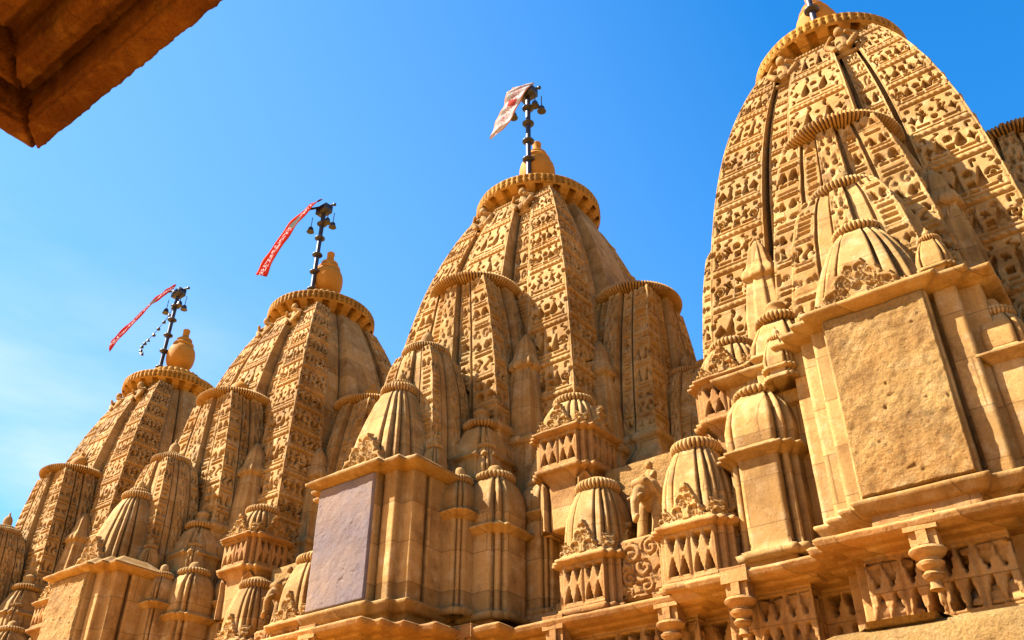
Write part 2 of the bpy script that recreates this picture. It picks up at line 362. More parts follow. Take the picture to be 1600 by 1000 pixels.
def karna_map(w, h, seed, cellh=0.54, plain_from=None, dens=1.0):
    rs = random.Random(seed); r = Relief(w, h); y = 0.05
    while y < h - 0.1:
        ch = min(cellh * (0.85 + .35 * rs.random()), h - y)
        r.rope(y, 0.070 if w > .3 else .045, out=0.028)
        y0 = y + 0.105 if w > .3 else y + .06; y1 = y + ch - 0.03; H = y1 - y0
        if H < .12: break
        d = .10
        wide = w > .3
        if wide:
            j = lambda q: rs.uniform(-q, q)
            big = rs.choice(['tear', 'tri', 'vase', 'man', 'tear', 'man'])
            cmid = rs.choice([('sq', 'dot'), ('arch', 'sq'), ('star', 'dot'), ('arch', 'bar'), ('man', 'sq')]); cmid = (cmid[0], 'sq' if cmid[1] == 'bar' else cmid[1])
            r.glyph(cmid[0], j(.01), y0 + H * .58, .038, .046, d); r.glyph(cmid[1], j(.01), y0 + H * .28, .034, .034, d)
            st = rs.choice(['star', 'spiral', 'star', 'tear', 'arch', 'spiral'])
            top = [rs.choice(['s', 'hook', 'c', 's', 'spiral', 's']) for _ in range(3)]
            for sgn in (-1, 1):
                r.glyph(big, sgn * w * .165, y0 + H * .44, .060, H * .27, d, lean=-sgn * rs.uniform(-.1, .25), mirror=sgn > 0)
                r.glyph(st, sgn * w * .335, y0 + H * .40, .064, .078, d)
                r.glyph(rs.choice(['c', 'dot', 'sq']), sgn * w * .45, y0 + H * .60, .024, .034, .05, mirror=sgn > 0)
                for q, f_ in enumerate((.15, .37)):
                    r.glyph(top[q], sgn * w * f_ + j(.008), y0 + H * .84, .034, H * .12, .08, mirror=sgn > 0)
                r.glyph('sq', sgn * w * .22, y0 + H * .10, w * .11, .012, .05)
                r.glyph('c', sgn * w * .40, y0 + H * .14, .03, .04, .04, mirror=sgn > 0)
            r.glyph('sq', 0, y0 + H * .08, w * .07, .012, .05)
        else:
            nn_ = max(1, int(H / .17)); hh = H / nn_
            for q in range(nn_):
                ya = y0 + hh * q; kind = rs.choice(['tear', 'arch', 'star', 'vase', 'ring', 'bars', 'spiral', 'man', 's'])
                if kind == 'bars':
                    for k in range(3): r.glyph('sq', 0, ya + hh * (.2 + .3 * k), w * .30, .014, .05)
                    continue
                if w > .2:
                    for sgn in (-1, 1):
                        r.glyph(kind, sgn * w * .20, ya + hh * .5, w * .12, hh * .36, d if kind != 'ring' else .03, lean=sgn * .1)
                        r.glyph(rs.choice(['c', 'dot', 's']), sgn * w * .40, ya + hh * .5, .018, hh * .2, .04, mirror=sgn > 0)
                else:
                    r.glyph(kind, 0, ya + hh * .5, w * .22, hh * .38, d if kind != 'ring' else .03)
                    for sgn in (-1, 1): r.glyph(rs.choice(['c', 'dot']), sgn * w * .36, ya + hh * .5, .014, hh * .18, .035, mirror=sgn > 0)
        # cell frame
        for sg in (-1, 1): r.glyph('sq', sg * (w / 2 - .018), y0 + H / 2, .006, H / 2, .014)
        y += ch
    # band of triangles at the very top
    if w > .12:
        t0 = h - .30; sl = r.win(t0, h); r.M[sl] = 0
        n = max(1, int(w / .11)); sx = w / n
        for k in range(n):
            for q in range(2): r.glyph('tri' if q == 0 else 'trid', -w / 2 + sx * (k + .5), t0 + .08 + .12 * q, sx * .36, .045, .05)
        r.line(t0, .008, .02)
    return r.M
def circle_map(w, h, seed):
    rs = random.Random(seed); r = Relief(w, h); y = 0.05
    while y < h - .15:
        ch = .34
        for sgn in (-1, 1):
            r.glyph('ring', sgn * w * .22, y + .17, w * .17, w * .17, .02); r.glyph('tear', sgn * w * .22, y + .17, w * .1, .075, .05, lean=sgn * .3)
            r.glyph('c', sgn * w * .42, y + .22, .03, .06, .02, mirror=sgn < 0); r.glyph('tri', sgn * w * .4, y + .08, .024, .035, .045)
            r.glyph('c', sgn * w * .24, y + .16, w * .21, .12, .015, mirror=sgn < 0)
        r.glyph('sq', 0, y + .02, .035, .022, .045); r.glyph('dia', 0, y + .3, .03, .04, .045)
        y += ch
    return r.M
def dash_map(w, h, seed):
    """sparse little slots, as on the plain flanks"""
    rs = random.Random(seed); r = Relief(w, h); y = .35
    while y < h - .2:
        for q in range(2):
            for k in (-1, 1): r.glyph('sq', k * w * .2, y + q * .06, w * .12, .016, .03)
        y += rs.uniform(.45, .8)
    return r.M
def lattice_map(w, h, seed=0, d=0.10, cell=0.34):
    """pierced balustrade: hourglass slots between small posts"""
    r = Relief(w, h); n = max(1, int(round(w / cell))); sx = w / n; e = .05
    for k in range(n):
        c = -w / 2 + sx * (k + .5)
        q = sx * .22
        for s_ in (-1, 1):
            r.glyph('tri', c + s_ * q, h * .30, sx * .155, h * .155, d)
            r.glyph('trid', c + s_ * q, h * .72, sx * .165, h * .155, d)
        r.glyph('sq', c + sx / 2, h * .5, .010, h * .46, .03)
    r.line(h * .10, .006, .02); r.line(h * .93, .006, .02)
    return r.M

# ------------------------------------------------------------------ spire plan and profile
PR_Z = [4.3, 5.1, 6.4, 7.3, 7.85, 8.8, 9.5, 9.9, 10.12]
PR_H = [1.76, 1.73, 1.63, 1.54, 1.45, 1.25, 1.03, .88, .78]
_pc = np.polyfit(PR_Z, PR_H, 4)
def hw(z): return float(np.polyval(_pc, z))
def plan4(side):
    """4-fold plan from the front side list (from x=-1 to x=1, without last corner)"""
    out = []
    s = np.array(side, float)
    for k in range(4):
        a = k * pi / 2; c, s_ = round(cos(a)), round(sin(a))
        out.append(np.stack([s[:, 0] * c - s[:, 1] * s_, s[:, 0] * s_ + s[:, 1] * c], -1))
    return np.concatenate(out)
_half = [(-1, -1), (-.570, -1), (-.570, -.82), (-.530, -.82), (-.530, -.945), (-.340, -.945), (-.340, -.82), (-.300, -.82), (-.295, -1.08)]
_side = _half + [(-x, y) for x, y in _half[::-1]][:-1]
MAINP = plan4(_side); NE = len(_side)
_hN = [(-.84, -.84), (-.68, -.84), (-.68, -.52), (-.58, -.52), (-.58, -1)]
NP = plan4((_hN + [(-x, y) for x, y in _hN[::-1]])[:-1])
_hN = [(-.80, -.80), (-.69, -.80), (-.69, -.60), (-.62, -.60), (-.62, -.93), (-.43, -.93), (-.43, -.72), (-.36, -.72), (-.36, -1)]
NPD = plan4((_hN + [(-x, y) for x, y in _hN[::-1]])[:-1])
_hA = [(-1, -1), (-.56, -1), (-.56, -.86), (-.50, -.86), (-.50, -.98), (-.24, -.98), (-.24, -.86), (-.18, -.86), (-.18, -1.12)]
_sA = _hA + [(-x, y) for x, y in _hA[::-1]][:-1]
AP = plan4(_sA)

def build_main():
    mb = MB(); zs = np.arange(4.2, 10.08, 0.0105)
    H = 6.4
    ds = []
    for e in range(4 * NE):
        s = e // NE; ds.append(0.0105 if s in (0, 1) else 0.12)
    ref = MAINP * 1.6
    rel = {}
    for s in (0, 1):
        b = s * NE
        if s == 0:
            rel[b + 0] = (karna_map(.66, H, 1), RES); rel[b + 16] = (karna_map(.66, H, 2), RES)
            rel[b + 4] = (karna_map(.28, H, 3, .36), RES); rel[b + 12] = (karna_map(.28, H, 4, .36), RES)
            rel[b + 8] = (karna_map(.80, H, 5, .62), RES)
        else:
            rel[b + 0] = (karna_map(.66, H, 6, .42), RES); rel[b + 4] = (dash_map(.28, H, 7), RES)
            rel[b + 12] = (dash_map(.28, H, 9), RES); rel[b + 16] = (karna_map(.66, H, 10), RES)
    def pf(z):
        h = hw(min(z, 10.12)); return MAINP * h
    loft(mb, pf, zs, ds, amp=0.003, seed=3, relief=rel, ref=ref, f=4)
    return mb
def build_A():
    mb = MB(); zs = np.arange(4.5, 7.60, 0.014); ds = []
    for e in range(4 * NE): ds.append(0.013 if e // NE in (0, 1, 3) else .1)
    H = 3.2; rel = {}
    for s, sd_ in ((0, 20), (1, 30), (3, 40)):
        b = s * NE
        rel[b + 0] = (karna_map(.30, H, sd_ + 1, .40), RES); rel[b + 16] = (karna_map(.30, H, sd_ + 2, .40), RES)
        rel[b + 4] = (karna_map(.18, H, sd_ + 3, .30), RES); rel[b + 12] = (karna_map(.18, H, sd_ + 4, .3), RES)
        rel[b + 8] = (circle_map(.42, H, sd_), RES)
    def pf(z):
        k = np.interp(z, [4.5, 5.2, 6.2, 6.9, 7.3, 7.6], [.94, .91, .81, .70, .61, .53]); return AP * np.array([k, .50 + .30 * (k - .5)])
    loft(mb, pf, zs, ds, amp=0.006, seed=8, relief=rel, ref=AP * .64, f=3)
    return mb
def build_B():
    mb = MB(); zs = np.arange(4.35, 6.16, 0.015); ds = []
    for e in range(4 * NE): ds.append(0.014 if e // NE in (0, 1, 3) else .1)
    H = 2.0; rel = {}
    for s, sd_ in ((0, 50), (1, 60), (3, 70)):
        b = s * NE
        rel[b + 0] = (karna_map(.24, H, sd_ + 1, .30), RES); rel[b + 16] = (karna_map(.24, H, sd_ + 2, .30), RES); rel[b + 8] = (circle_map(.30, H, sd_), RES)
    def pf(z):
        k = np.interp(z, [4.35, 5.0, 5.6, 5.9, 6.05, 6.16], [.70, .66, .57, .49, .43, .36]); return AP * np.array([k, .33 + .45 * (k - .36)])
    loft(mb, pf, zs, ds, amp=0.006, seed=12, relief=rel, ref=AP * .55, f=4)
    return mb
RIBP = plan4([(-1, -1), (-.62, -1), (-.62, -1.10), (-.30, -1.10), (-.30, -1.20), (.30, -1.20), (.30, -1.10), (.62, -1.10), (.62, -1)])
def rib_ring(mb, R0, z, t, n, seg=6, droop=0.0):
    """gadrooned stone ring: fluted torus-like disc"""
    prof = []
    for a in np.linspace(-pi / 2, pi / 2, 11):
        prof.append((R0 * .80 + R0 * .20 * cos(a), z + t * .5 * sin(a)))
    prof = [(R0 * .35, z - t * .45)] + prof + [(R0 * .4, z + t * .5)]
    def rib(th, j, r, zz):
        k = np.abs(np.sin(th * n / 2)) ** .55
        f = 1 - 0.085 * (1 - k) * (r > R0 * .7)
        lower = (zz < z) * (r > R0 * .7)
        return r * f, zz + lower * (1 - k) * t * .22
    lathe(mb, prof, n * seg, rib=rib, amp=0.004, seed=int(R0 * 100))
def knob(mb, r, z, tall=1.0):
    lathe(mb, sm([(r * .95, z), (r * 1.05, z + r * .25), (r * .9, z + r * .4), (r * 1.0, z + r * .6), (r * .95, z + r * 1.1 * tall), (r * .55, z + r * 1.5 * tall), (r * .28, z + r * 1.6 * tall), (r * .22, z + r * 2.0 * tall), (0.002, z + r * 2.1 * tall)], 2), 24, amp=.003)

# ---- carved plaque (pediment), facing -y in its own frame, origin at bottom centre
def plaque(mb, w, h, seed, th=0.07, res=0.010, c=(0, 0, 0), steps=4, rot=0, scroll=False):
    nx = int(w / res); nz = int(h / res)
    X, Z = np.meshgrid(np.linspace(-w / 2, w / 2, nx), np.linspace(0, h, nz))
    t = Z / h
    half = (w / 2) * (1 - np.floor(t * steps) / steps) * .98 + 0.0 * X
    half = np.minimum(half, w / 2 - .0) + .02 * np.sin(t * steps * 2 * pi)
    mask = np.clip((half - np.abs(X)) / res, 0, 1) * np.clip((h - Z) / res, 0, 1)
    H = np.full_like(X, th)
    rs = random.Random(seed)
    def cut(sdf, d):
        nonlocal H
        H = np.where(sdf < 0, np.minimum(H, th - d), H)
    if scroll:
        for (cx_, cz_, r_, sg) in ((-.28, .74, .20, 1), (.10, .80, .17, -1), (.36, .66, .15, 1), (-.05, .48, .20, -1), (-.34, .34, .17, -1), (.30, .34, .20, 1), (-.02, .16, .17, 1), (-.38, .10, .12, 1), (.38, .08, .12, -1)):
            rr = np.hypot(X - cx_ * w, Z - cz_ * h); an = np.arctan2(Z - cz_ * h, sg * (X - cx_ * w)); tt = (rr / (r_ * w) * 1.6 - an / (2 * pi)) % 1
            cut(np.where(rr < r_ * w, (np.abs(tt - .5) - .22) * .1, 1), .03)
            cut(np.hypot(X - cx_ * w - .17 * w, Z - cz_ * h + .13 * h) - .022, .034)
    for sg in (() if scroll else (-1, 1)):
        x = sg * X
        for (cx_, cz_, r_) in ((.22 * w, .20 * h, .11 * w), (.10 * w, .52 * h, .09 * w), (.36 * w, .14 * h, .08 * w), (.07 * w, .78 * h, .05 * w)):
            rr = np.hypot(x - cx_, Z - cz_); an = np.arctan2(Z - cz_, x - cx_)
            sp_ = np.abs(((rr / r_ * 1.6 - an / (2 * pi)) % 1) - .5) - .2
            cut(np.where(rr < r_, -sp_ * .1 - .012, 1), .035)
            cut(np.abs(rr - r_ * 1.12) - .008, .03)
        cut(np.hypot(x - .30 * w, Z - .33 * h) - .035 * w, .06)
        cut(np.hypot(x - .13 * w, Z - .33 * h) - .03 * w, .06)
    cut(np.hypot(X / 1.0, (Z - .38 * h) / 1.5) - (.045 * w if not scroll else -1), .06)
    cut(np.abs(Z - .05 * h) - .006, .03)
    Y = -(H * mask) + (1 - mask) * .03
    P = np.stack([X, Y, Z], -1); P = rough(P, .004, seed, 6)
    ca, sa = cos(rot), sin(rot)
    Q = P.copy(); Q[..., 0] = P[..., 0] * ca - P[..., 1] * sa; Q[..., 1] = P[..., 0] * sa + P[..., 1] * ca
    o_ = mb.verts(Q + np.array(c)); idx = np.arange(nz * nx).reshape(nz, nx) + o_
    q = np.stack([idx[:-1, :-1], idx[:-1, 1:], idx[1:, 1:], idx[1:, :-1]], -1)
    keep = (mask[:-1, :-1] + mask[:-1, 1:] + mask[1:, 1:] + mask[1:, :-1]) > 0
    mb.Q.append(q[keep])

# ---- organic statues: capsule lists fused by voxel remesh
def statue(name, caps, mat, parent=None, vox=0.011, loc=(0, 0, 0)):
    mb = MB()
    for (p0, r0, p1, r1) in caps:
        p0 = np.array(p0, float); p1 = np.array(p1, float); L = np.linalg.norm(p1 - p0)
        d = (p1 - p0) / L if L > 1e-6 else np.array([0, 0, 1.])
        a = np.cross(d, [0.31, .2, .93]); a /= np.linalg.norm(a); b = np.cross(d, a); th = np.arange(14) * 2 * pi / 14; rings = []
        for k in range(5):
            an = -pi / 2 + k * pi / 8 + .02; rings.append((p0 + d * r0 * sin(an), r0 * cos(an)))
        for k in range(5):
            an = k * pi / 8 ; rings.append((p1 + d * r1 * sin(an), max(r1 * cos(an), .002)))
        P = np.array([c + r * (np.cos(th)[:, None] * a + np.sin(th)[:, None] * b) for c, r in rings])
        idx = mb.grid(P, close=True); mb.cap(idx[-1, :-1]); mb.cap(idx[0, :-1], False)
    o = mb.build(name, mat, None)
    md = o.modifiers.new('r', 'REMESH'); md.mode = 'VOXEL'; md.voxel_size = vox * .75
    m2_ = o.modifiers.new('s', 'SMOOTH'); m2_.factor = .5; m2_.iterations = 1
    dg = bpy.context.evaluated_depsgraph_get(); me = bpy.data.meshes.new_from_object(o.evaluated_get(dg)); me.name = name
    me.polygons.foreach_set('use_smooth', np.ones(len(me.polygons), bool))
    o.modifiers.clear(); o.data = me
    if len(me.materials) == 0: me.materials.append(mat)
    o.parent = parent; o.location = loc
    return o

# ------------------------------------------------------------------ tower prototype parts (built once, shared)
def crown_ring():
    mb = MB(); n = 44 * 8
    prof = [(.42, 10.02), (.60, 10.05), (.80, 10.10), (.93, 10.17), (1.02, 10.26), (1.055, 10.29), (1.06, 10.31), (1.08, 10.325), (1.085, 10.345), (1.085, 10.35), (1.085, 10.40), (1.085, 10.41), (1.085, 10.435), (1.08, 10.485), (1.06, 10.51), (.95, 10.56), (.5, 10.62)]
    def rib(th, j, r, z):
        k = (np.sin(th * 22) > -.1).astype(float); k2 = (np.sin(th * 66) > .1).astype(float)
        if j in (1, 2, 3, 4): z = z + (1 - k) * .13; 
        if j in (8, 9): r = r - k2 * .09
        if j in (11, 12): r = r - k2 * .09
        return r, z
    lathe(mb, prof, n, rib=rib, amp=.006, seed=4)
    return mb
def crown_disc():
    mb = MB(); n = 28 * 6
    prof = [(.35, 10.56), (.5, 10.60), (.60, 10.66), (.63, 10.72), (.63, 10.80), (.60, 10.86), (.45, 10.92), (.30, 10.98)]
    def rib(th, j, r, z):
        k = np.abs(np.sin(th * 14)) ** .5
        return r * (1 - .07 * (1 - k)), z
    lathe(mb, prof, n, rib=rib, amp=.004, seed=5)
    return mb
def finial():
    mb = MB()
    lathe(mb, sm([(.20, 10.93), (.22, 11.05), (.16, 11.10), (.30, 11.22), (.335, 11.45), (.30, 11.66), (.22, 11.74), (.25, 11.79), (.22, 11.83), (.17, 11.90), (.19, 11.94), (.08, 12.00), (.075, 12.16), (.09, 12.22), (.03, 12.25)], 2), 40)
    return mb

def pillar(hwid, z0, z1, cap, dome, ringr, seed, dep=None):
    """engaged corner pillar with ledge, bulb and fluted ring"""
    P = NP * hwid
    shaft = MB(); prof_loft(shaft, P, [(z0 - .06, .05), (z0, .06), (z0 + .03, 0), (z1, 0)], .04, .05, amp=.005, seed=seed)
    ledge = MB(); prof_loft(ledge, P, [(z1 - .04, .0), (z1, .05), (z1 + .025, .085), (z1 + .045, .08), (z1 + .055, .03), (z1 + .1, .0)], .03, .02, amp=.006, seed=seed + 1, f=5)
    zt = z1 + .1
    bulb = MB(); scale_loft(bulb, P, [(zt - .02, 1.0), (zt + dome * .15, 1.03), (zt + dome * .4, 1.03), (zt + dome * .65, .94), (zt + dome * .85, .76), (zt + dome, .56)], .04, .05, amp=.006, seed=seed + 2)
    ring = MB(); rib_ring(ring, ringr, zt + dome + .02, .09, 30); lathe(ring, sm([(ringr * .5, zt + dome + .05), (ringr * .4, zt + dome + .14), (ringr * .3, zt + dome + .18), (.01, zt + dome + .2)], 2), 20)
    return shaft, ledge, bulb, ring

PROTO = {}
def make_parts():
    P = {}
    P['main'] = build_main(); P['crown_ring'] = crown_ring(); P['crown_disc'] = crown_disc(); P['finial'] = finial()
    P['A'] = build_A(); P['B'] = build_B()
    a = MB(); rib_ring(a, .70, 7.66, .15, 96, 5); rib_ring(a, .36, 7.77, .07, 60, 5); P['Ar'] = a
    a = MB(); knob(a, .19, 7.80, 1.15); P['Ak'] = a
    a = MB(); prof_loft(a, AP * np.array([.90, .62]), [(4.4, .10), (4.75, .10), (4.9, .03), (5.0, .03), (5.03, .07), (5.1, .07), (5.16, .0), (5.2, .01)], .05, .04, amp=.008, seed=31); P['Ab'] = a
    a = MB(); rib_ring(a, .42, 6.20, .13, 60, 5); rib_ring(a, .25, 6.30, .07, 40, 5); P['Br'] = a
    a = MB(); knob(a, .11, 6.33, 1.3); P['Bk'] = a
    a = MB(); scale_loft(a, NPD, [(4.12, .58), (4.25, .59), (4.45, .57), (4.75, .50), (5.0, .42), (5.25, .32), (5.42, .22)], .03, .03, amp=.006, seed=33); P['C'] = a
    a = MB(); rib_ring(a, .29, 5.46, .12, 38, 5); rib_ring(a, .18, 5.56, .07, 26, 5); P['Cr'] = a
    a = MB(); knob(a, .07, 5.57, 1.6); P['Ck'] = a
    a = MB(); plaque(a, .95, .55, 3, c=(0, 0, 0)); P['plq'] = a
    return P

def block_poly(w=.44, wide=False, deep=False):
    h = [(-1.02, .9), (-1.02, 0.62), (-w - .42, .62), (-w - .42, .46), (-w - .24, .46), (-w - .24, .22), (-w - .17, .22), (-w - .17, .12), (-w - .05, .12), (-w - .05, .17), (-w, .17), (-w, 0)]
    h = [(-w - .10, 1.3), (-w - .10, .80), (-w - .38, .80), (-w - .38, .18), (-w - .22, .18), (-w - .22, .08), (-w, .08), (-w, 0)]
    if deep:
        q = [(.10, 1.3), (.10, .80), (.38, .80), (.38, .43), (.26, .43), (.26, .37), (.38, .37), (.38, .18), (.22, .18), (.22, .08), (.04, .08), (.04, .20), (0, .20), (0, 0)]
        h = [(-w - a_, b_) for a_, b_ in q]
        if not wide:
            hl = [(-w - .10, 1.3), (-w - .10, .80), (-w - .26, .80), (-w - .26, .36), (-w - .12, .36), (-w - .12, .20), (-w, .20), (-w, 0)]
            return np.array(hl + [(-x, y) for x, y in h[::-1]])
    if wide:
        hl = [(-w - 1.15, 1.3), (-w - 1.15, .56), (-w - .42, .56), (-w - .42, .32), (-w - .28, .32), (-w - .28, .21), (-w - .14, .21), (-w - .14, .10), (-w, .10), (-w, 0)]
        return np.array(hl + [(-x, y) for x, y in h[::-1]])
    hl = [(-w - .10, 1.3), (-w - .10, .80), (-w - .26, .80), (-w - .26, .36), (-w - .12, .36), (-w - .12, .20), (-w, .20), (-w, 0)]
    return np.array(hl + [(-x, y) for x, y in h[::-1]])

print('proto'); PP = make_parts(); print('proto done')

def link(mb_or_obj, name, mat, parent, loc=(0, 0, 0), rz=0, smooth=None, key=None, label=None, scale=None):
    """first use builds the mesh, later uses share it"""
    if key not in PROTO:
        o = mb_or_obj.build(name, mat, parent, smooth); PROTO[key] = o.data
    else:
        o = bpy.data.objects.new(name, PROTO[key]); COL.objects.link(o); o.parent = parent
    o.location = loc; o.rotation_euler = (0, 0, rz)
    if scale: o.scale = scale
    if label: o['label'] = label
    return o

FIG = None
def sub_spire(T, key, name, loc, rz, base=True, label=None):
    o = link(PP[key], name, S_MAIN, T, loc, rz, key=key, label=label)
    link(PP[key + 'r'], 'ribbed_ring', S_MAIN, o, key=key + 'r', smooth=40)
    link(PP[key + 'k'], 'knob', S_KAL if key == 'A' else S_MAIN, o, key=key + 'k', smooth=50)
    if key == 'A' and base: link(PP['Ab'], 'moulded_base', S_MAIN, o, key='Ab')
    return o

TOWERS = [
    dict(x=-17.62, b=(-.31, -3.70), A=(-.1, -1.60), B=(-.2, -2.60), C=(-.25, -3.02), z=4.10, zb=2.66, pole=-17.8, sides=(1, -1)),
    dict(x=-12.55, b=(0, -3.70), A=(0, -1.60), B=(0, -2.60), C=(0, -3.02), z=4.10, zb=2.66, pole=-12.56, sides=(1, -1)),
    dict(x=-7.05, b=(0, -3.70), A=(0, -1.60), B=(0, -2.60), C=(0, -3.02), z=4.10, zb=2.66, pole=-6.99, sides=(1, -1)),
    dict(x=-1.77, b=(.35, -3.10), A=(.15, -1.62), B=(.21, -2.30), C=(.29, -2.55), z=4.42, zb=2.72, pole=-1.73, sides=(1, -1)),
]
TL = ['farthest spire at the left edge of the row, under a thin red and white pennant',
      'second spire from the left, under the broad red banner',
      'tall third spire from the left, its front block faced with grey mauve stone',
      'largest nearest spire at the right with a wide rough tan front block']
def stat_caps_fig(s=1.0):
    # crouching figure, about 0.3 m
    c = [((0, 0, .06), .09, (0, .02, .20), .08), ((0, -.05, .27), .055, (0, -.05, .29), .05), ((-.06, -.03, .05), .04, (-.15, -.07, .10), .035), ((.06, -.03, .05), .04, (.15, -.07, .10), .035),
         ((-.15, -.07, .10), .032, (-.08, -.1, .0), .03), ((.15, -.07, .10), .032, (.08, -.1, .0), .03), ((-.08, 0, .21), .03, (-.16, -.05, .15), .025), ((.08, 0, .21), .03, (.16, -.05, .15), .025),
         ((-.16, -.05, .15), .025, (-.08, -.12, .17), .022), ((.16, -.05, .15), .025, (.08, -.12, .17), .022), ((-.2, 0, -.03), .03, (.2, 0, -.03), .03)]
    return [tuple(np.array(a) * s if hasattr(a, '__len__') else a * s for a in k) for k in c]

pil_specs = {'P1': (.19, 2.66, 3.66, 0, .34, .16, 101), 'P2': (.30, 2.62, 3.50, 0, .58, .24, 111), 'P3': (.22, 2.72, 3.75, 0, .34, .17, 121)}
PIL = {k: pillar(*v) for k, v in pil_specs.items()}
def add_pillar(T, k, x, y):
    a = link(PIL[k][0], 'engaged_pillar', S_MAIN, T, (x, y, 0), key=k + 's')
    link(PIL[k][1], 'ledge', S_MAIN, a, key=k + 'l'); link(PIL[k][2], 'domed_cap', S_MAIN, a, key=k + 'b'); link(PIL[k][3], 'ribbed_ring', S_MAIN, a, key=k + 'r', smooth=40)
    return a

def make_tower(i):
    t = TOWERS[i]
    T = thing('temple_spire', TL[i], 'temple spire', (t['x'], 10, 0), group='carved sandstone spires in a row')
    link(PP['main'], 'spire_body', S_MAIN, T, key='main')
    link(PP['crown_ring'], 'crown_ring', S_YEL, T, (0, 0, -.12), key='crown_ring')
    link(PP['crown_disc'], 'fluted_disc', S_YEL, T, (0, 0, -.12), key='crown_disc', smooth=40)
    link(PP['finial'], 'pot_finial', S_KAL, T, (0, 0, -.12), key='finial', smooth=35)
    # crouching figures at the head of the narrow strips
    global FIG
    for sx in (-1, 1):
        if FIG is None:
            FIG = statue('crouching_figure', stat_caps_fig(1.25), S_MAIN, T, loc=(sx * .41, -.95, 9.62))
        else:
            o = bpy.data.objects.new('crouching_figure', FIG.data); COL.objects.link(o); o.parent = T; o.location = (sx * .41, -.95, 9.62)
    # half spires: front stack and one on each flank
    sub_spire(T, 'A', 'half_spire', (*t['A'], -.26 if i == 3 else 0), 0, label='tallest half spire on the front of the tower')
    bb = sub_spire(T, 'B', 'half_spire', (*t['B'], 0), 0, label='middle half spire of the front stack'); bb.scale = (.78, .78, 1) if i < 3 else (.95, .85, 1)
    o = link(PP['C'], 'half_spire', S_MAIN, T, (*t['C'], 0 if i < 3 else 1.04), 0, key='C', scale=(.84, .84, 1) if i < 3 else (.9, .9, .82), label='lowest half spire, plain ribbed, on top of the front block')
    link(PP['Cr'], 'ribbed_ring', S_MAIN, o, key='Cr', smooth=40); link(PP['Ck'], 'knob', S_MAIN, o, key='Ck', smooth=50)
    link(PP['plq'], 'carved_pediment', S_MAIN, o, (0, -.575, 4.15), key='plq')
    for s in t['sides']:
        a = s * pi / 2
        def rot(x, y): return (x * cos(a) - y * sin(a), x * sin(a) + y * cos(a), 0)
        sub_spire(T, 'A', 'half_spire', rot(0, -1.74 if i < 3 or s > 0 else -1.6), a, label='half spire on the flank of the tower')
        bb = sub_spire(T, 'B', 'half_spire', rot(0, -2.45), a, label='small half spire on the flank of the tower'); bb.scale = (.78, .78, 1)
    # small turrets crowded beside the lowest half spire and above the pillars
    for (x, y, sc_) in ((.56, -2.95, .8), (.92, -2.45, .95), (-.62, -2.75, .8), (.60, -2.12, 1.15), (1.42, -2.0, .8), (-.95, -2.4, .95), (-1.42, -2.0, .8)):
        if 'TQ' not in PROTO:
            q = MB(); prof_loft(q, NP * .17, [(0, .03), (.05, .03), (.07, -.01), (.12, -.01), (.14, .03), (.17, .03), (.19, 0)], .03, .02, amp=.005, seed=401)
            scale_loft(q, NP, [(.18, .17), (.30, .175), (.42, .15), (.55, .10)], .03, .03, amp=.005, seed=402)
            q2 = MB(); rib_ring(q2, .13, .58, .07, 28, 5); knob(q2, .05, .61, 1.6)
        else: q = q2 = None
        tt_ = link(q, 'corner_turret', S_MAIN, T, (x + t['b'][0] * (abs(x) < .6), y, (t['z'] + .02) if y < -2.9 else 4.12), key='TQ', scale=(sc_, sc_, sc_))
        link(q2, 'ribbed_ring', S_MAIN, tt_, key='TQr', smooth=40)
    # quarter spires beside the half spires
    for sx in (-1, 1):
        for (x, y) in ((.98, -1.72), (1.66, -.98)):
            mbk = 'quarter'
            if mbk not in PROTO:
                q = MB(); scale_loft(q, plan4([(-1, -1), (-.4, -1), (-.4, -1.15), (.4, -1.15), (.4, -1)]) / 1.15, [(4.1, .30), (4.85, .27), (4.88, .32), (4.95, .32), (5.0, .25), (5.5, .23), (5.9, .18), (6.0, .16), (6.03, .21), (6.12, .20), (6.2, .15), (6.45, .10), (6.6, .03)], .05, .05, amp=.008, seed=55)
            else: q = None
            link(q, 'quarter_spire', S_MAIN, T, (sx * x, y, 0), key=mbk)
    # projecting front block
    bx, by = t['b']; zt, zb = t['z'], t['zb']; poly = block_poly(wide=(i == 3)) + np.array([bx, by])
    mb = MB(); k = MB()
    prof_loft(mb, block_poly(wide=(i == 3), deep=True) + np.array([bx, by]), [(zb - .05, .0), (zt, .0)], .04, .05, amp=.006, seed=60 + i)
    b = mb.build('projecting_block', S_MAIN, T)
    k = MB(); prof_loft(k, poly, [(zb - .20, -.08), (zb - .12, -.04), (zb - .10, .02), (zb - .02, .07), (zb + .0, .065), (zb + .02, .012)], .04, .03, amp=.008, seed=70 + i, f=4)
    k.build('moulded_foot', S_MAIN, b)
    k = MB(); prof_loft(k, poly, [(zt - .05, .012), (zt - .03, .07), (zt + .005, .13), (zt + .035, .135), (zt + .06, .09), (zt + .10, .03), (zt + .2, -.1)], .03, .02, amp=.008, seed=80 + i, f=7)
    k.build('cap_ledge', S_MAIN, b)
    # rough facing slab on the block's front
    s = MB(); X, Z = np.meshgrid(np.linspace(bx - .435, bx + .435, 88), np.linspace(zb + .015, zt - .04, 150))
    Pn = np.stack([X, np.full_like(X, 0.0), Z], -1)
    d = .010 * vnoise(Pn + i * 7, 3) + .008 * vnoise(Pn, 9, 3) + .006 * vnoise(Pn, 24, 4)
    pit = np.clip(vnoise(Pn + i * 3, 19, 8) - .86, 0, 1) * .16
    e = np.minimum(np.minimum(X - X.min(), X.max() - X), np.minimum(Z - Z.min(), Z.max() - Z)); ed = np.clip(e / .02, 0, 1)
    Y = by + .02 - (.050) * ed + ((d + pit) * (.35 if i == 2 else 1) - (.004 if i == 2 else .012)) * ed
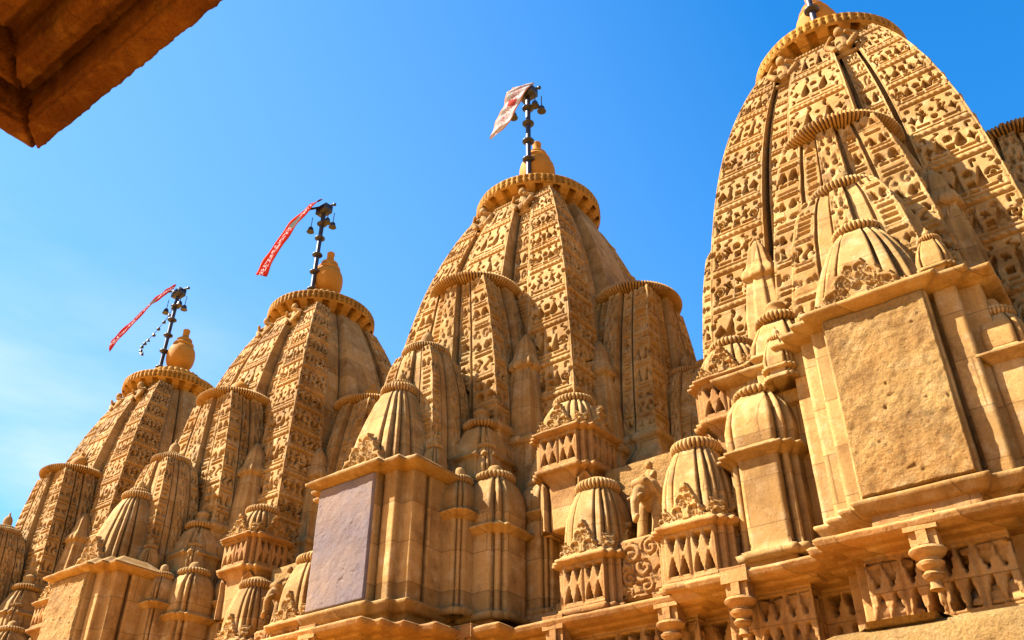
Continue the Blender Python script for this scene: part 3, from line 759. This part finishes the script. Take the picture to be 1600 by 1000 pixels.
    s.grid(np.stack([X, Y, Z], -1))
    s.build('facing_slab', S_GREY if i == 2 else S_ROUGH, b)['label'] = 'grey mauve facing slab' if i == 2 else 'rough tan facing slab'
    if i == 2: pass
    # pillars either side, stepping back
    for sx in (-1, 1):
        o_ = .0 if i < 3 else .12
        if i < 3: add_pillar(T, 'P1', sx * .86, -2.84)
        elif sx > 0: add_pillar(T, 'P1', 1.18, -2.75)
        p2 = add_pillar(T, 'P2', 1.10 if sx > 0 else (-1.10 if i < 3 else -.97), -2.50)
        if i == 3: p2.scale = (1.05, 1.05, 1)
        if i == 3 and sx > 0: p2.location.x = 1.6
        add_pillar(T, 'P3', sx * 1.42, -2.05)
    # upper bulbs under the big half spire
    for sx in (-1, 1):
        if 'D' not in PROTO:
            q = MB(); scale_loft(q, NP, [(4.0, .32), (4.5, .33), (4.53, .38), (4.58, .34), (4.6, .30), (4.75, .28), (4.95, .2), (5.0, .16)], .04, .04, amp=.007, seed=57)
            q2 = MB(); rib_ring(q2, .24, 5.05, .1, 32); lathe(q2, sm([(.12, 5.08), (.09, 5.2), (.12, 5.26), (.02, 5.32)], 2), 20)
        else: q = q2 = None
        d_ = link(q, 'upper_bulb', S_MAIN, T, (sx * .72, -2.3, 0), key='D'); link(q2, 'ribbed_ring', S_MAIN, d_, key='Dr', smooth=40)
    return T
for i in range(4): make_tower(i)
print('towers')

# ------------------------------------------------------------------ the temple's lower wall with cornice, balustrade, brackets
def row_outline(shift=0.0):
    """front outline (world coords) running left to right, rectilinear"""
    pts = [(-26.0, 7.5)]
    for t in TOWERS:
        X0 = t['x']; bx = X0 + t['b'][0]; by = 10 + t['b'][1]
        L = [(-1.75, 7.62), (-1.45, 7.35), (-.92 - .0, 7.02)]
        xs = [(X0 - 1.80, 7.62), (X0 - 1.40, 7.12 + .04), (bx - 1.02, by + .46), (bx - .72, by + .26), (bx - .60, by + .06), (bx - .52, by - .06)]
        y = 7.3
        for (x, ny) in [(X0 - 1.75, 7.5), (X0 - 1.45, 7.08), (bx - .98, by + .42), (bx - .78, by + .20), (bx - .66, by + .02), (bx - .55, by - .14)]:
            pts.append((x, pts[-1][1])); pts.append((x, ny))
        for (x, ny) in [(bx + .55, by + .02), (bx + .66, by + .20), (bx + .78, by + .42), (bx + .98, 7.08), (X0 + 1.45, 7.5), (X0 + 1.75, 7.32)]:
            pts.append((x, pts[-1][1])); pts.append((x, ny))
    pts.append((3.5, pts[-1][1])); pts += [(3.5, 13.0), (-26.0, 13.0)]
    out = []
    for p in pts:
        if out and abs(out[-1][0] - p[0]) < 1e-6 and abs(out[-1][1] - p[1]) < 1e-6: continue
        out.append(p)
    # drop collinear
    res = []
    n = len(out)
    for i in range(n):
        a, b, c = out[i - 1], out[i], out[(i + 1) % n]
        cr_ = (b[0] - a[0]) * (c[1] - b[1]) - (b[1] - a[1]) * (c[0] - b[0])
        if abs(cr_) > 1e-9: res.append(b)
    return np.array(res)
OUT = row_outline()
W = thing('temple_wall', 'carved lower wall of the temple with cornice and pierced balustrade under the spires', 'wall', (0, 0, 0))
mb = MB(); prof_loft(mb, OUT, [(-1.6, -.30), (1.55, -.30), (1.58, -.06), (1.62, .0), (1.66, .03), (1.72, .0), (1.722, -.04)], .5, .5); mb.build('base_wall', S_LOW, W)
# back mass joining the towers
mb = MB(); mb.box(-26, 3.5, 7.95, 13, 2.0, 4.12, amp=.01, ds=.12, seed=5); mb.build('upper_wall', S_MAIN, W)
mb = MB(); mb.box(-26, 3.5, 9.2, 12.5, 4.1, 4.7, amp=.01, ds=.15, seed=6); mb.build('roof_terrace', S_MAIN, W)
# balustrade ring with lattice relief on every front edge
def lattice_rel(poly, h):
    rel = {}
    n = len(poly)
    for e in range(n):
        a = poly[e]; b = poly[(e + 1) % n]; L = float(np.hypot(*(b - a)))
        if L > .15 and (b[0] > a[0] or True) and a[1] < 9 and b[1] < 9: rel[e] = (lattice_map(L, h, cell=.27, d=.34), RES)
    return rel
pol = offset(OUT, -.05)
ds = []
for e in range(len(pol)):
    a = pol[e]; b = pol[(e + 1) % len(pol)]
    ds.append(.016 if (a[1] < 9 and b[1] < 9 and max(a[0], b[0]) > -9 and max(a[0], b[0]) < 2) else .3)
mb = MB(); zs = np.arange(1.72, 2.291, .012)
loft(mb, lambda z: pol, zs, ds, amp=.006, seed=9, relief=lattice_rel(pol, .57), ref=pol, f=4); mb.build('balustrade', S_LOW, W)
mb = MB()
ds2 = [(.05 if q < .2 else .2) for q in ds]
prof_loft(mb, OUT, [(2.27, -.06), (2.285, .04), (2.305, .05), (2.31, .13), (2.34, .19), (2.385, .21), (2.405, .185), (2.43, .02), (2.46, -.25)], .04, .015, amp=.011, seed=11, f=7); mb.build('cornice', S_LOW, W)
mb = MB(); prof_loft(mb, OUT, [(2.40, -.14), (2.66, -.16), (2.70, -.3)], .08, .06, amp=.008, seed=12); mb.build('plinth_course', S_LOW, W)
# hanging brackets
def bracket_mesh():
    mb = MB()
    mb.box(-.16, .16, -.10, .14, .40, .58, amp=.012, ds=.04, seed=3)
    mb.box(-.13, .13, -.06, .14, .24, .41, amp=.010, ds=.04, seed=4)
    mb.box(-.05, .05, -.10, .0, .26, .40, amp=.006, ds=.04, seed=4)
    lathe(mb, [(.07, -.16), (.05, -.12), (.05, -.08), (.09, -.05), (.10, -.02), (.07, .01), (.08, .03), (.12, .06), (.13, .09), (.10, .11), (.10, .13), (.16, .17), (.18, .205), (.165, .23), (.11, .25)], 28, amp=.005)
    return mb
def add_bracket(x, y, z):
    if 'bracket' not in PROTO: q = bracket_mesh()
    else: q = None
    link(q, 'hanging_bracket', S_LOW, W, (x, y, z + .02), key='bracket', smooth=35, scale=(.72, .72, .72))
for t in TOWERS:
    bx = t['x'] + t['b'][0]; by = 10 + t['b'][1]
    add_bracket(bx + .0, by - .26, 2.0); add_bracket(t['x'] - 1.2, 6.93, 2.0); add_bracket(t['x'] + 1.22, 6.93, 2.0)
for x in (-4.95, -3.75, -10.3, -9.4): add_bracket(x, 7.2, 2.0)

# ------------------------------------------------------------------ miniature shrines
def mini_mesh(tall=1.0, seed=0, coarse=False):
    """returns meshes base, ledge, dome, ring, pediments for a shrine about 0.8 m wide, z from 0"""
    P = plan4([(-.84, -.84), (-.70, -.84), (-.70, -.80), (-.66, -.80), (-.66, -1), (.66, -1), (.66, -.80), (.70, -.80), (.70, -.84)])
    w = .44; base = MB(); Pb = P * w; rel = {}; n = len(Pb)
    for e in range(n):
        L = float(np.hypot(*(Pb[(e + 1) % n] - Pb[e])))
        if L > .09: rel[e] = (lattice_map(L, .46, cell=.24, d=.17), RES)
    loft(base, lambda z: Pb, np.arange(0.04, .501, .014), .014, amp=.006, seed=seed, relief=rel, ref=Pb, f=4)
    foot = MB(); prof_loft(foot, Pb, ([] if tall == 1.0 else [(-.75, -.10), (-.16, -.09)]) + [(-.12, -.06), (-.05, -.02), (-.03, .04), (.02, .05), (.04, .005)], .04, .03, amp=.008, seed=seed + 1, f=5)
    ledge = MB(); prof_loft(ledge, Pb, [(.48, .0), (.495, .035), (.515, .07), (.54, .068), (.555, .03), (.60, -.02)], .03, .025, amp=.009, seed=seed + 2, f=6)
    dome = MB(); z0 = .57; Hd = .78 * tall
    scale_loft(dome, NPD,
               [(z0 + Hd * a, .40 * b) for a, b in ((0, 1.0), (.15, 1.02), (.35, 1.0), (.55, .94), (.75, .82), (.9, .68), (1.0, .56))], .03, .03, amp=.007, seed=seed + 3)
    ring = MB(); rib_ring(ring, .30, z0 + Hd + .03, .12, 34); lathe(ring, sm([(.22, z0 + Hd + .07), (.17, z0 + Hd + .13), (.08, z0 + Hd + .16), (.01, z0 + Hd + .17)], 2), 24)
    ped = MB(); plaque(ped, .44, .38, seed + 5, th=.07, c=(0, 0, 0))
    ped2 = MB(); plaque(ped2, .2, .20, seed + 6, th=.06, c=(0, 0, 0), steps=3)
    return base, foot, ledge, dome, ring, ped, ped2
MINI = {'tall': mini_mesh(1.0, 200), 'short': mini_mesh(.62, 230)}
def mini(kind, x, y, z, label, sc=1.0, group='miniature domed shrines between the spires'):
    T = thing('miniature_shrine', label, 'shrine', (x, y, z), group=group); T.scale = (sc * .84, sc * .84, sc * (1 if kind == 'tall' else .86))
    m = MINI[kind]
    b = link(m[0], 'pierced_base', S_LOW, T, key=kind + '0'); link(m[1], 'moulded_foot', S_LOW, b, key=kind + '1')
    link(m[2], 'ledge', S_LOW, T, key=kind + '2'); d = link(m[3], 'ribbed_dome', S_MAIN, T, key=kind + '3')
    link(m[4], 'ribbed_ring', S_MAIN, d, key=kind + '4', smooth=40)
    link(m[5], 'carved_pediment', S_MAIN, T, (0, -.385, .555), key=kind + '5'); link(m[5], 'carved_pediment', S_MAIN, T, (.385, 0, .555), pi / 2, key=kind + '5')
    for sx in (-1, 1): link(m[6], 'corner_pediment', S_MAIN, T, (sx * .28, -.345, .555), key=kind + '6')
    for sy in (-1, 1): link(m[6], 'corner_pediment', S_MAIN, T, (.345, sy * .28, .555), pi / 2, key=kind + '6')
    return T
def elephant_caps():
    c = []
    A = lambda *k: c.append(k)
    A((0, .12, .40), .15, (.02, .36, .38), .16)        # trunk of body, head towards -y
    A((0, .0, .46), .11, (0, -.04, .44), .10)          # head
    A((-.05, -.08, .52), .055, (.05, -.08, .52), .055) # brow lobes
    A((0, -.12, .42), .055, (-.01, -.17, .30), .046); A((-.01, -.17, .30), .044, (-.02, -.17, .18), .036); A((-.02, -.17, .18), .034, (.01, -.21, .10), .028); A((.01, -.21, .10), .028, (.05, -.23, .13), .024)
    for s in (-1, 1):
        A((s * .10, -.02, .50), .05, (s * .15, .03, .40), .045); A((s * .15, .03, .40), .045, (s * .13, .04, .33), .03)
        A((s * .085, .06, .32), .062, (s * .09, .03, .14), .052); A((s * .09, .03, .14), .05, (s * .09, .02, .03), .058)
        A((s * .09, .40, .32), .07, (s * .09, .42, .03), .055)
        A((s * .05, -.12, .38), .02, (s * .065, -.20, .34), .014)
    A((0, .10, .56), .055, (0, .12, .68), .06); A((0, .09, .76), .042, (0, .09, .77), .042)  # rider
    A((-.05, .1, .68), .025, (-.09, .0, .60), .02); A((.05, .1, .68), .025, (.09, .0, .60), .02)
    A((-.05, .08, .57), .03, (-.13, .02, .48), .028); A((.05, .08, .57), .03, (.13, .02, .48), .028)
    return c
EL = None
def elephant(x, y, z, rz, label, sc=1.0):
    global EL
    if EL is None:
        EL = statue('elephant_statue', elephant_caps(), S_MAIN, None, vox=.011)
        o = EL
    else:
        o = EL.copy(); COL.objects.link(o)
    o.location = (x, y, z); o.rotation_euler = (0, 0, rz); o.scale = (sc, sc, sc)
    tag(o, label, 'statue', 'stone elephants between the shrines')
    return o
scroll_done = False
def scroll_block(x, y, z, w, h, label):
    mb = MB(); mb.box(-w / 2, w / 2, 0, .5, 0, h, amp=.006, ds=.05, seed=7)
    T = mb.build('carved_block', S_LOW, None, loc=(x, y, z)); tag(T, label, 'carved stone', 'scroll carved blocks under the elephants')
    p = MB(); plaque(p, w * .92, h * .95, 44, th=.035, c=(0, 0, .01), steps=1, scroll=True); p.build('scroll_panel', S_LOW, T)
names = [('first and second spires from left', -1), ('second and third spires from left', 0), ('third spire and the big right spire', 1)]
for i in range(3):
    x3 = TOWERS[i]['x']; nm = names[i][0]; dd = TOWERS[i + 1]['x'] - x3
    k = dd / 5.3
    xe1 = x3 + 2.43 * k; xe2 = x3 + 3.66 * k
    mini('tall', xe1, 7.55, 2.45, 'left tall domed shrine between the %s' % nm, .95)
    mini('tall', xe2 - .03, 7.45, 2.44, 'right tall domed shrine between the %s' % nm, 1.0)
    elephant(xe1 + .61 * k, 7.45, 3.10, R(-8), 'ridden stone elephant between the %s' % nm, 1.0)
    scroll_block(xe1 + .62 * k, 7.36, 2.50, .60, .58, 'scroll carved stone under the elephant between the %s' % nm)
    mini('short', x3 + 1.98, 7.85, 4.10, 'short ribbed shrine on the right shoulder of the %s' % ['far left spire', 'second spire', 'mauve faced third spire'][i], 1.0, group='short ribbed shrines on the spire shoulders')
    mini('short', TOWERS[i + 1]['x'] - 1.30, 7.85, 4.10, 'short ribbed shrine on the left shoulder of the %s' % ['second spire', 'mauve faced third spire', 'big right spire'][i], 1.0, group='short ribbed shrines on the spire shoulders')
    # plain back block behind the elephant
    mb = MB(); mb.box(-.62, .62, 0, .9, 0, .55, amp=.012, ds=.06, seed=90 + i); o = mb.build('parapet_block', S_ROUGH, None, loc=(xe1 + .6 * k, 7.75, 3.50)); tag(o, 'plain stone block behind the elephant between the %s' % nm, 'stone block', 'plain blocks behind the elephants')
mini('short', TOWERS[3]['x'] + 1.98, 7.85, 4.10, 'short ribbed shrine at the right edge, right shoulder of the big right spire', 1.0, group='short ribbed shrines on the spire shoulders')

# ------------------------------------------------------------------ foreground ledge
mb = MB(); pl = np.array([(-1.95, 5.55), (2.6, 5.55), (2.6, 6.5), (-1.55, 6.5), (-1.55, 5.9), (-1.95, 5.9)])
prof_loft(mb, pl, [(-1.6, -.35), (1.12, -.35), (1.14, -.08), (1.2, .0), (1.3, .0), (1.42, -.03), (1.46, -.1), (1.46, -.3), (1.49, -.32)], .05, .05, amp=.012, seed=21)
o = mb.build('stone_ledge', S_ROUGH); tag(o, 'pale sunlit stone ledge at the bottom right, below the pierced balustrade', 'stone ledge')

# ------------------------------------------------------------------ flagpoles, flags, bells
def cloth_mat(name, edge, mid, fleck, grey):
    m = bpy.data.materials.new(name); m.use_nodes = True; n = m.node_tree; N = n.nodes; L = n.links; b = N['Principled BSDF']; b.inputs['Roughness'].default_value = .9; b.inputs['Specular IOR Level'].default_value = 0.0
    tc_ = N.new('ShaderNodeUVMap'); s_ = N.new('ShaderNodeSeparateXYZ'); L.new(tc_.outputs[0], s_.inputs[0])
    def cmp(src, thr):
        t = N.new('ShaderNodeMath'); t.operation = 'GREATER_THAN'; L.new(src, t.inputs[0]); t.inputs[1].default_value = thr; return t.outputs[0]
    def op(o, a, b_):
        t = N.new('ShaderNodeMath'); t.operation = o
        for i, v in ((0, a), (1, b_)):
            if isinstance(v, (int, float)): t.inputs[i].default_value = v
            else: L.new(v, t.inputs[i])
        return t.outputs[0]
    def mix(f, a, b_):
        t = N.new('ShaderNodeMixRGB'); L.new(f, t.inputs[0])
        for i, v in ((1, a), (2, b_)):
            if isinstance(v, tuple): t.inputs[i].default_value = (*v, 1)
            else: L.new(v, t.inputs[i])
        return t.outputs[0]
    dv = op('ABSOLUTE', op('SUBTRACT', s_.outputs['Y'], .5), 0)
    nz_ = N.new('ShaderNodeTexNoise'); nz_.inputs['Scale'].default_value = 9; mp_ = N.new('ShaderNodeMapping'); mp_.inputs['Scale'].default_value = (5, 1.2, 1); L.new(tc_.outputs[0], mp_.inputs[0]); L.new(mp_.outputs[0], nz_.inputs['Vector'])
    c = mix(cmp(dv, .43), mid, edge)
    lett = op('MULTIPLY', cmp(nz_.outputs['Fac'], .53), op('LESS_THAN', dv, .20))
    c = mix(lett, c, fleck)
    # a darker emblem patch in the middle
    eu = op('LESS_THAN', op('ABSOLUTE', op('SUBTRACT', s_.outputs['X'], .45), 0), .06)
    em = op('MULTIPLY', eu, op('LESS_THAN', dv, .25)); c = mix(em, c, grey)
    L.new(c, b.inputs['Base Color'])
    return m
C_RED = cloth_mat('red_banner_cloth', (.20, .035, .006), (.13, .006, .003), (.22, .18, .165), (.05, .05, .04))
C_PEN = cloth_mat('red_pennant_cloth', (.16, .014, .006), (.12, .006, .005), (.22, .17, .155), (.04, .045, .03))
C_WHT = cloth_mat('white_banner_cloth', (.32, .12, .05), (.32, .29, .27), (.28, .09, .07), (.24, .04, .03))
def flag(name, mat, pts, widths, twist, label, ref=(0, 0, 1)):
    """cloth strip of real thickness along a 3d centre line; twist = direction of its width at each point"""
    n = 60; t = np.linspace(0, 1, n); tp = np.linspace(0, 1, len(pts)); pts = np.array(pts, float)
    C_ = np.stack([np.interp(t, tp, pts[:, k]) for k in range(3)], -1)
    for _ in range(6): C_[1:-1] = (C_[:-2] + 2 * C_[1:-1] + C_[2:]) / 4
    Wd = np.interp(t, tp, widths); tw = np.array(twist, float); D = np.stack([np.interp(t, tp, tw[:, k]) for k in range(3)], -1); D /= np.linalg.norm(D, axis=1, keepdims=True)
    m = 9; s = np.linspace(-.5, .5, m); tn = np.gradient(C_, axis=0); tn /= np.linalg.norm(tn, axis=1, keepdims=True); NN = np.cross(tn, D); NN /= np.linalg.norm(NN, axis=1, keepdims=True)
    wav = .012 * np.sin(t * 17)[:, None] * np.cos(s * 5)[None, :] + .008 * np.sin(t[:, None] * 31 + s[None, :] * 7)
    P = C_[:, None, :] + D[:, None, :] * (Wd[:, None] * s[None, :])[..., None] + NN[:, None, :] * wav[..., None]
    mb = MB(); mb.grid(P); o = mb.build(name, mat, smooth=60)
    uv = o.data.uv_layers.new(name='UVMap'); vi = np.zeros(len(o.data.loops), np.int32); o.data.loops.foreach_get('vertex_index', vi)
    U = np.stack([vi // m / (n - 1), (vi % m) / (m - 1)], -1); uv.data.foreach_set('uv', U.astype(np.float32).ravel())
    md = o.modifiers.new('thickness', 'SOLIDIFY'); md.thickness = .006; md.offset = 0
    return tag(o, label, 'flag', 'cloth flags on the spire tops')
PX = [t['pole'] for t in TOWERS]; PY = 9.65
PLBL = ['dark iron flagpole on the farthest left spire', 'dark iron flagpole holding the red banner on the second spire', 'dark iron flagpole on the third spire, with the white flag', 'dark iron flagpole at the top edge, on the big right spire']
def pole_mesh():
    mb = MB(); lathe(mb, [(.046, 10.55), (.046, 13.0)], 14); return mb
for i, x in enumerate(PX):
    T = thing('flagpole', PLBL[i], 'flagpole', (x, PY, 0), group='iron flagpoles on the spires')
    link(pole_mesh() if i == 0 else None, 'pole', M_IRON, T, key='pole', smooth=40)
    for z in (10.95, 11.4, 11.85, 12.3, 12.7):
        if 'collar' not in PROTO: q = MB(); lathe(q, sm([(.056, -.05), (.10, -.02), (.115, 0), (.10, .02), (.056, .05)], 1), 18)
        else: q = None
        link(q, 'collar', M_IRON, T, (0, 0, z), key='collar', smooth=40)
    # head board and crossbar
    if 'head' not in PROTO:
        q = MB(); q.box(-.16, .16, -.10, .10, 13.0, 13.18)
        q2 = MB(); tube(q2, [(-.42, -.25, 13.14), (-.38, -.22, 13.15), (.2, .14, 13.26), (.24, .16, 13.27)], [.035, .035, .035, .035]); lathe(q2, sm([(.01, -.05), (.05, -.03), (.05, .03), (.01, .05)], 1), 12, c=(-.42, -.25, 13.14)); lathe(q2, sm([(.01, -.05), (.05, -.03), (.05, .03), (.01, .05)], 1), 12, c=(.24, .16, 13.27))
    link(q if 'head' not in PROTO else None, 'head_block', M_IRON, T, key='head'); link(q2, 'crossbar', M_IRON, T, (0, 0, 13.2 * .25), key='bar', smooth=40, scale=(.75, .75, .75))
# bells: each hangs from a chain
BL = ['far left spire flagpole', 'second spire flagpole', 'third spire flagpole', 'right spire flagpole']
def bell_mesh():
    mb = MB(); lathe(mb, sm([(.085, -.06), (.075, -.045), (.06, -.0), (.055, .04), (.03, .075), (.008, .085)], 1), 16)
    ch = MB()
    for k in range(9): lathe(ch, [(.004, .08 + k * .03), (.011, .09 + k * .03), (.011, .10 + k * .03), (.004, .11 + k * .03)], 6)
    return mb, ch
bm_, cm_ = bell_mesh()
for i, x in enumerate(PX[:3]):
    for j, (dx, dy, z, pos) in enumerate(((-.30, -.05, 12.66, 'left of'), (.16, .0, 12.72, 'right of'), (.24, .10, 12.62, 'lower, right of'))):
        T = thing('hanging_bell', 'small dark bell hanging %s the %s' % (pos, BL[i]), 'bell', (x + dx, PY + dy, z), group='small bells under the flagpole heads')
        link(bm_, 'bell_cup', M_BRASS, T, key='bell', smooth=40); link(cm_, 'chain', M_BRASS, T, key='chain')
# garland of tiny bells blowing from the first pole
mb = MB(); g = [(-17.75, 9.6, 12.9), (-17.8, 9.6, 12.65), (-17.95, 9.58, 12.35), (-18.2, 9.55, 12.10), (-18.5, 9.55, 11.95), (-18.68, 9.55, 11.88), (-18.72, 9.55, 11.70), (-18.60, 9.55, 11.6)]
G = thing('bell_garland', 'dark string of tiny bells blowing from the far left flagpole', 'garland', g[0]); 
tube(mb, np.array(g) - np.array(g[0]), .008, 5); mb.build('string', M_BRASS, G)
gp = np.array(g) - np.array(g[0]); tt = np.linspace(0.05, 1, 12)
for k, t_ in enumerate(tt):
    p = [float(np.interp(t_, np.linspace(0, 1, len(gp)), gp[:, c])) for c in range(3)]
    if 'tinybell' not in PROTO: q = MB(); lathe(q, sm([(.045, -.06), (.04, -.03), (.02, .0), (.01, .03)], 1), 10)
    else: q = None
    o = link(q, 'tiny_bell', M_BRASS, G, p, key='tinybell', smooth=40); o.rotation_euler = (random.Random(k).uniform(-.4, .4), random.Random(k + 9).uniform(-.4, .4), 0)
flag('cloth_pennant', C_PEN, [(-17.78, 9.5, 13.22), (-18.05, 9.42, 13.10), (-18.54, 9.4, 12.97), (-19.36, 9.4, 12.60), (-20.05, 9.4, 12.28)], [.2, .3, .38, .38, .44], [(-.3, .3, 1), (-.3, .2, 1), (-.35, .3, .8), (-.3, .2, .9), (-.35, .1, 1)], 'long thin red and white pennant streaming left from the far left spire')
flag('cloth_banner', C_RED, [(-12.50, 9.5, 13.28), (-12.73, 9.42, 13.2), (-13.3, 9.4, 12.85), (-13.80, 9.4, 12.35), (-14.1, 9.4, 11.85)], [.40, .56, .64, .66, .62], [(-.5, .5, .6), (-.6, .3, .6), (-.7, .2, .6), (-.75, .2, .5), (-.8, .1, .5)], 'broad red banner with white marks streaming down left from the second spire')
flag('cloth_flag', C_WHT, [(-6.98, 9.5, 13.20), (-7.08, 9.42, 13.02), (-7.2, 9.4, 12.70), (-7.38, 9.4, 12.4), (-7.66, 9.4, 12.12)], [.42, .40, .32, .34, .05], [(1, .5, .15), (1, .4, .0), (1, .2, -.3), (1, .2, -.4), (1, .2, -.5)], 'white flag with red marks hanging from the third spire pole')

# ------------------------------------------------------------------ pavilion eave at the top left (close to the camera)
T = thing('stone_pavilion', 'dark brown stone pavilion whose moulded eave corner juts in at the top left', 'pavilion', (-4.25, 1.3, -1.6))
bz = 3.5 + 1.6
def eave_prof(off, z0, z1, amp, seed):
    mb = MB(); p = np.array([(off, -7.5), (9.5, -7.5), (9.5, -off), (off, -off)], float)
    return mb, p
pl = np.array([(0, -7.5), (9.5, -7.5), (9.5, 0), (0, 0)], float)
mb = MB()
prof_loft(mb, pl, [(bz + .34, -.80), (bz + .34, -.66), (bz + .14, -.63), (bz + .12, -.52), (bz + .24, -.47), (bz + .28, -.41), (bz + .13, -.37), (bz + .07, -.31), (bz + .10, -.25), (bz + .20, -.23), (bz + .21, -.18), (bz + .035, -.155), (bz + .025, -.14), (bz + .0, -.135), (bz, -.012), (bz + .02, .0), (bz + .16, .0), (bz + .2, -.03), (bz + .3, -.3)], .02, .015, amp=.011, seed=41, f=24, caps=True)
for V_ in mb.V:   # open mitre joint at the corner
    k_ = (np.abs(V_[:, 0] + V_[:, 1]) < .016) & (V_[:, 0] < .8) & (V_[:, 2] < bz + .15); V_[k_, 2] += .08
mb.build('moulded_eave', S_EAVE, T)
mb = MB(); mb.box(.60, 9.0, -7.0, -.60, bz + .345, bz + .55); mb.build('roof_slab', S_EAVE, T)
for (x, y) in ((.9, -.9), (8.6, -.9), (.9, -6.8), (8.6, -6.8)):
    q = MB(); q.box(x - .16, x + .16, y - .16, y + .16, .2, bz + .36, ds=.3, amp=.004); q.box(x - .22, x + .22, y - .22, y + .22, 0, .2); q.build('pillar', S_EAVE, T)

# ------------------------------------------------------------------ ground
mb = MB(); mb.box(-400, 400, -400, 400, -1.9, -1.6); o = mb.build('courtyard_floor', S_FLOOR); o['kind'] = 'structure'  # out of view, laid to bounce warm sunlight up onto the spires
print('scene built')
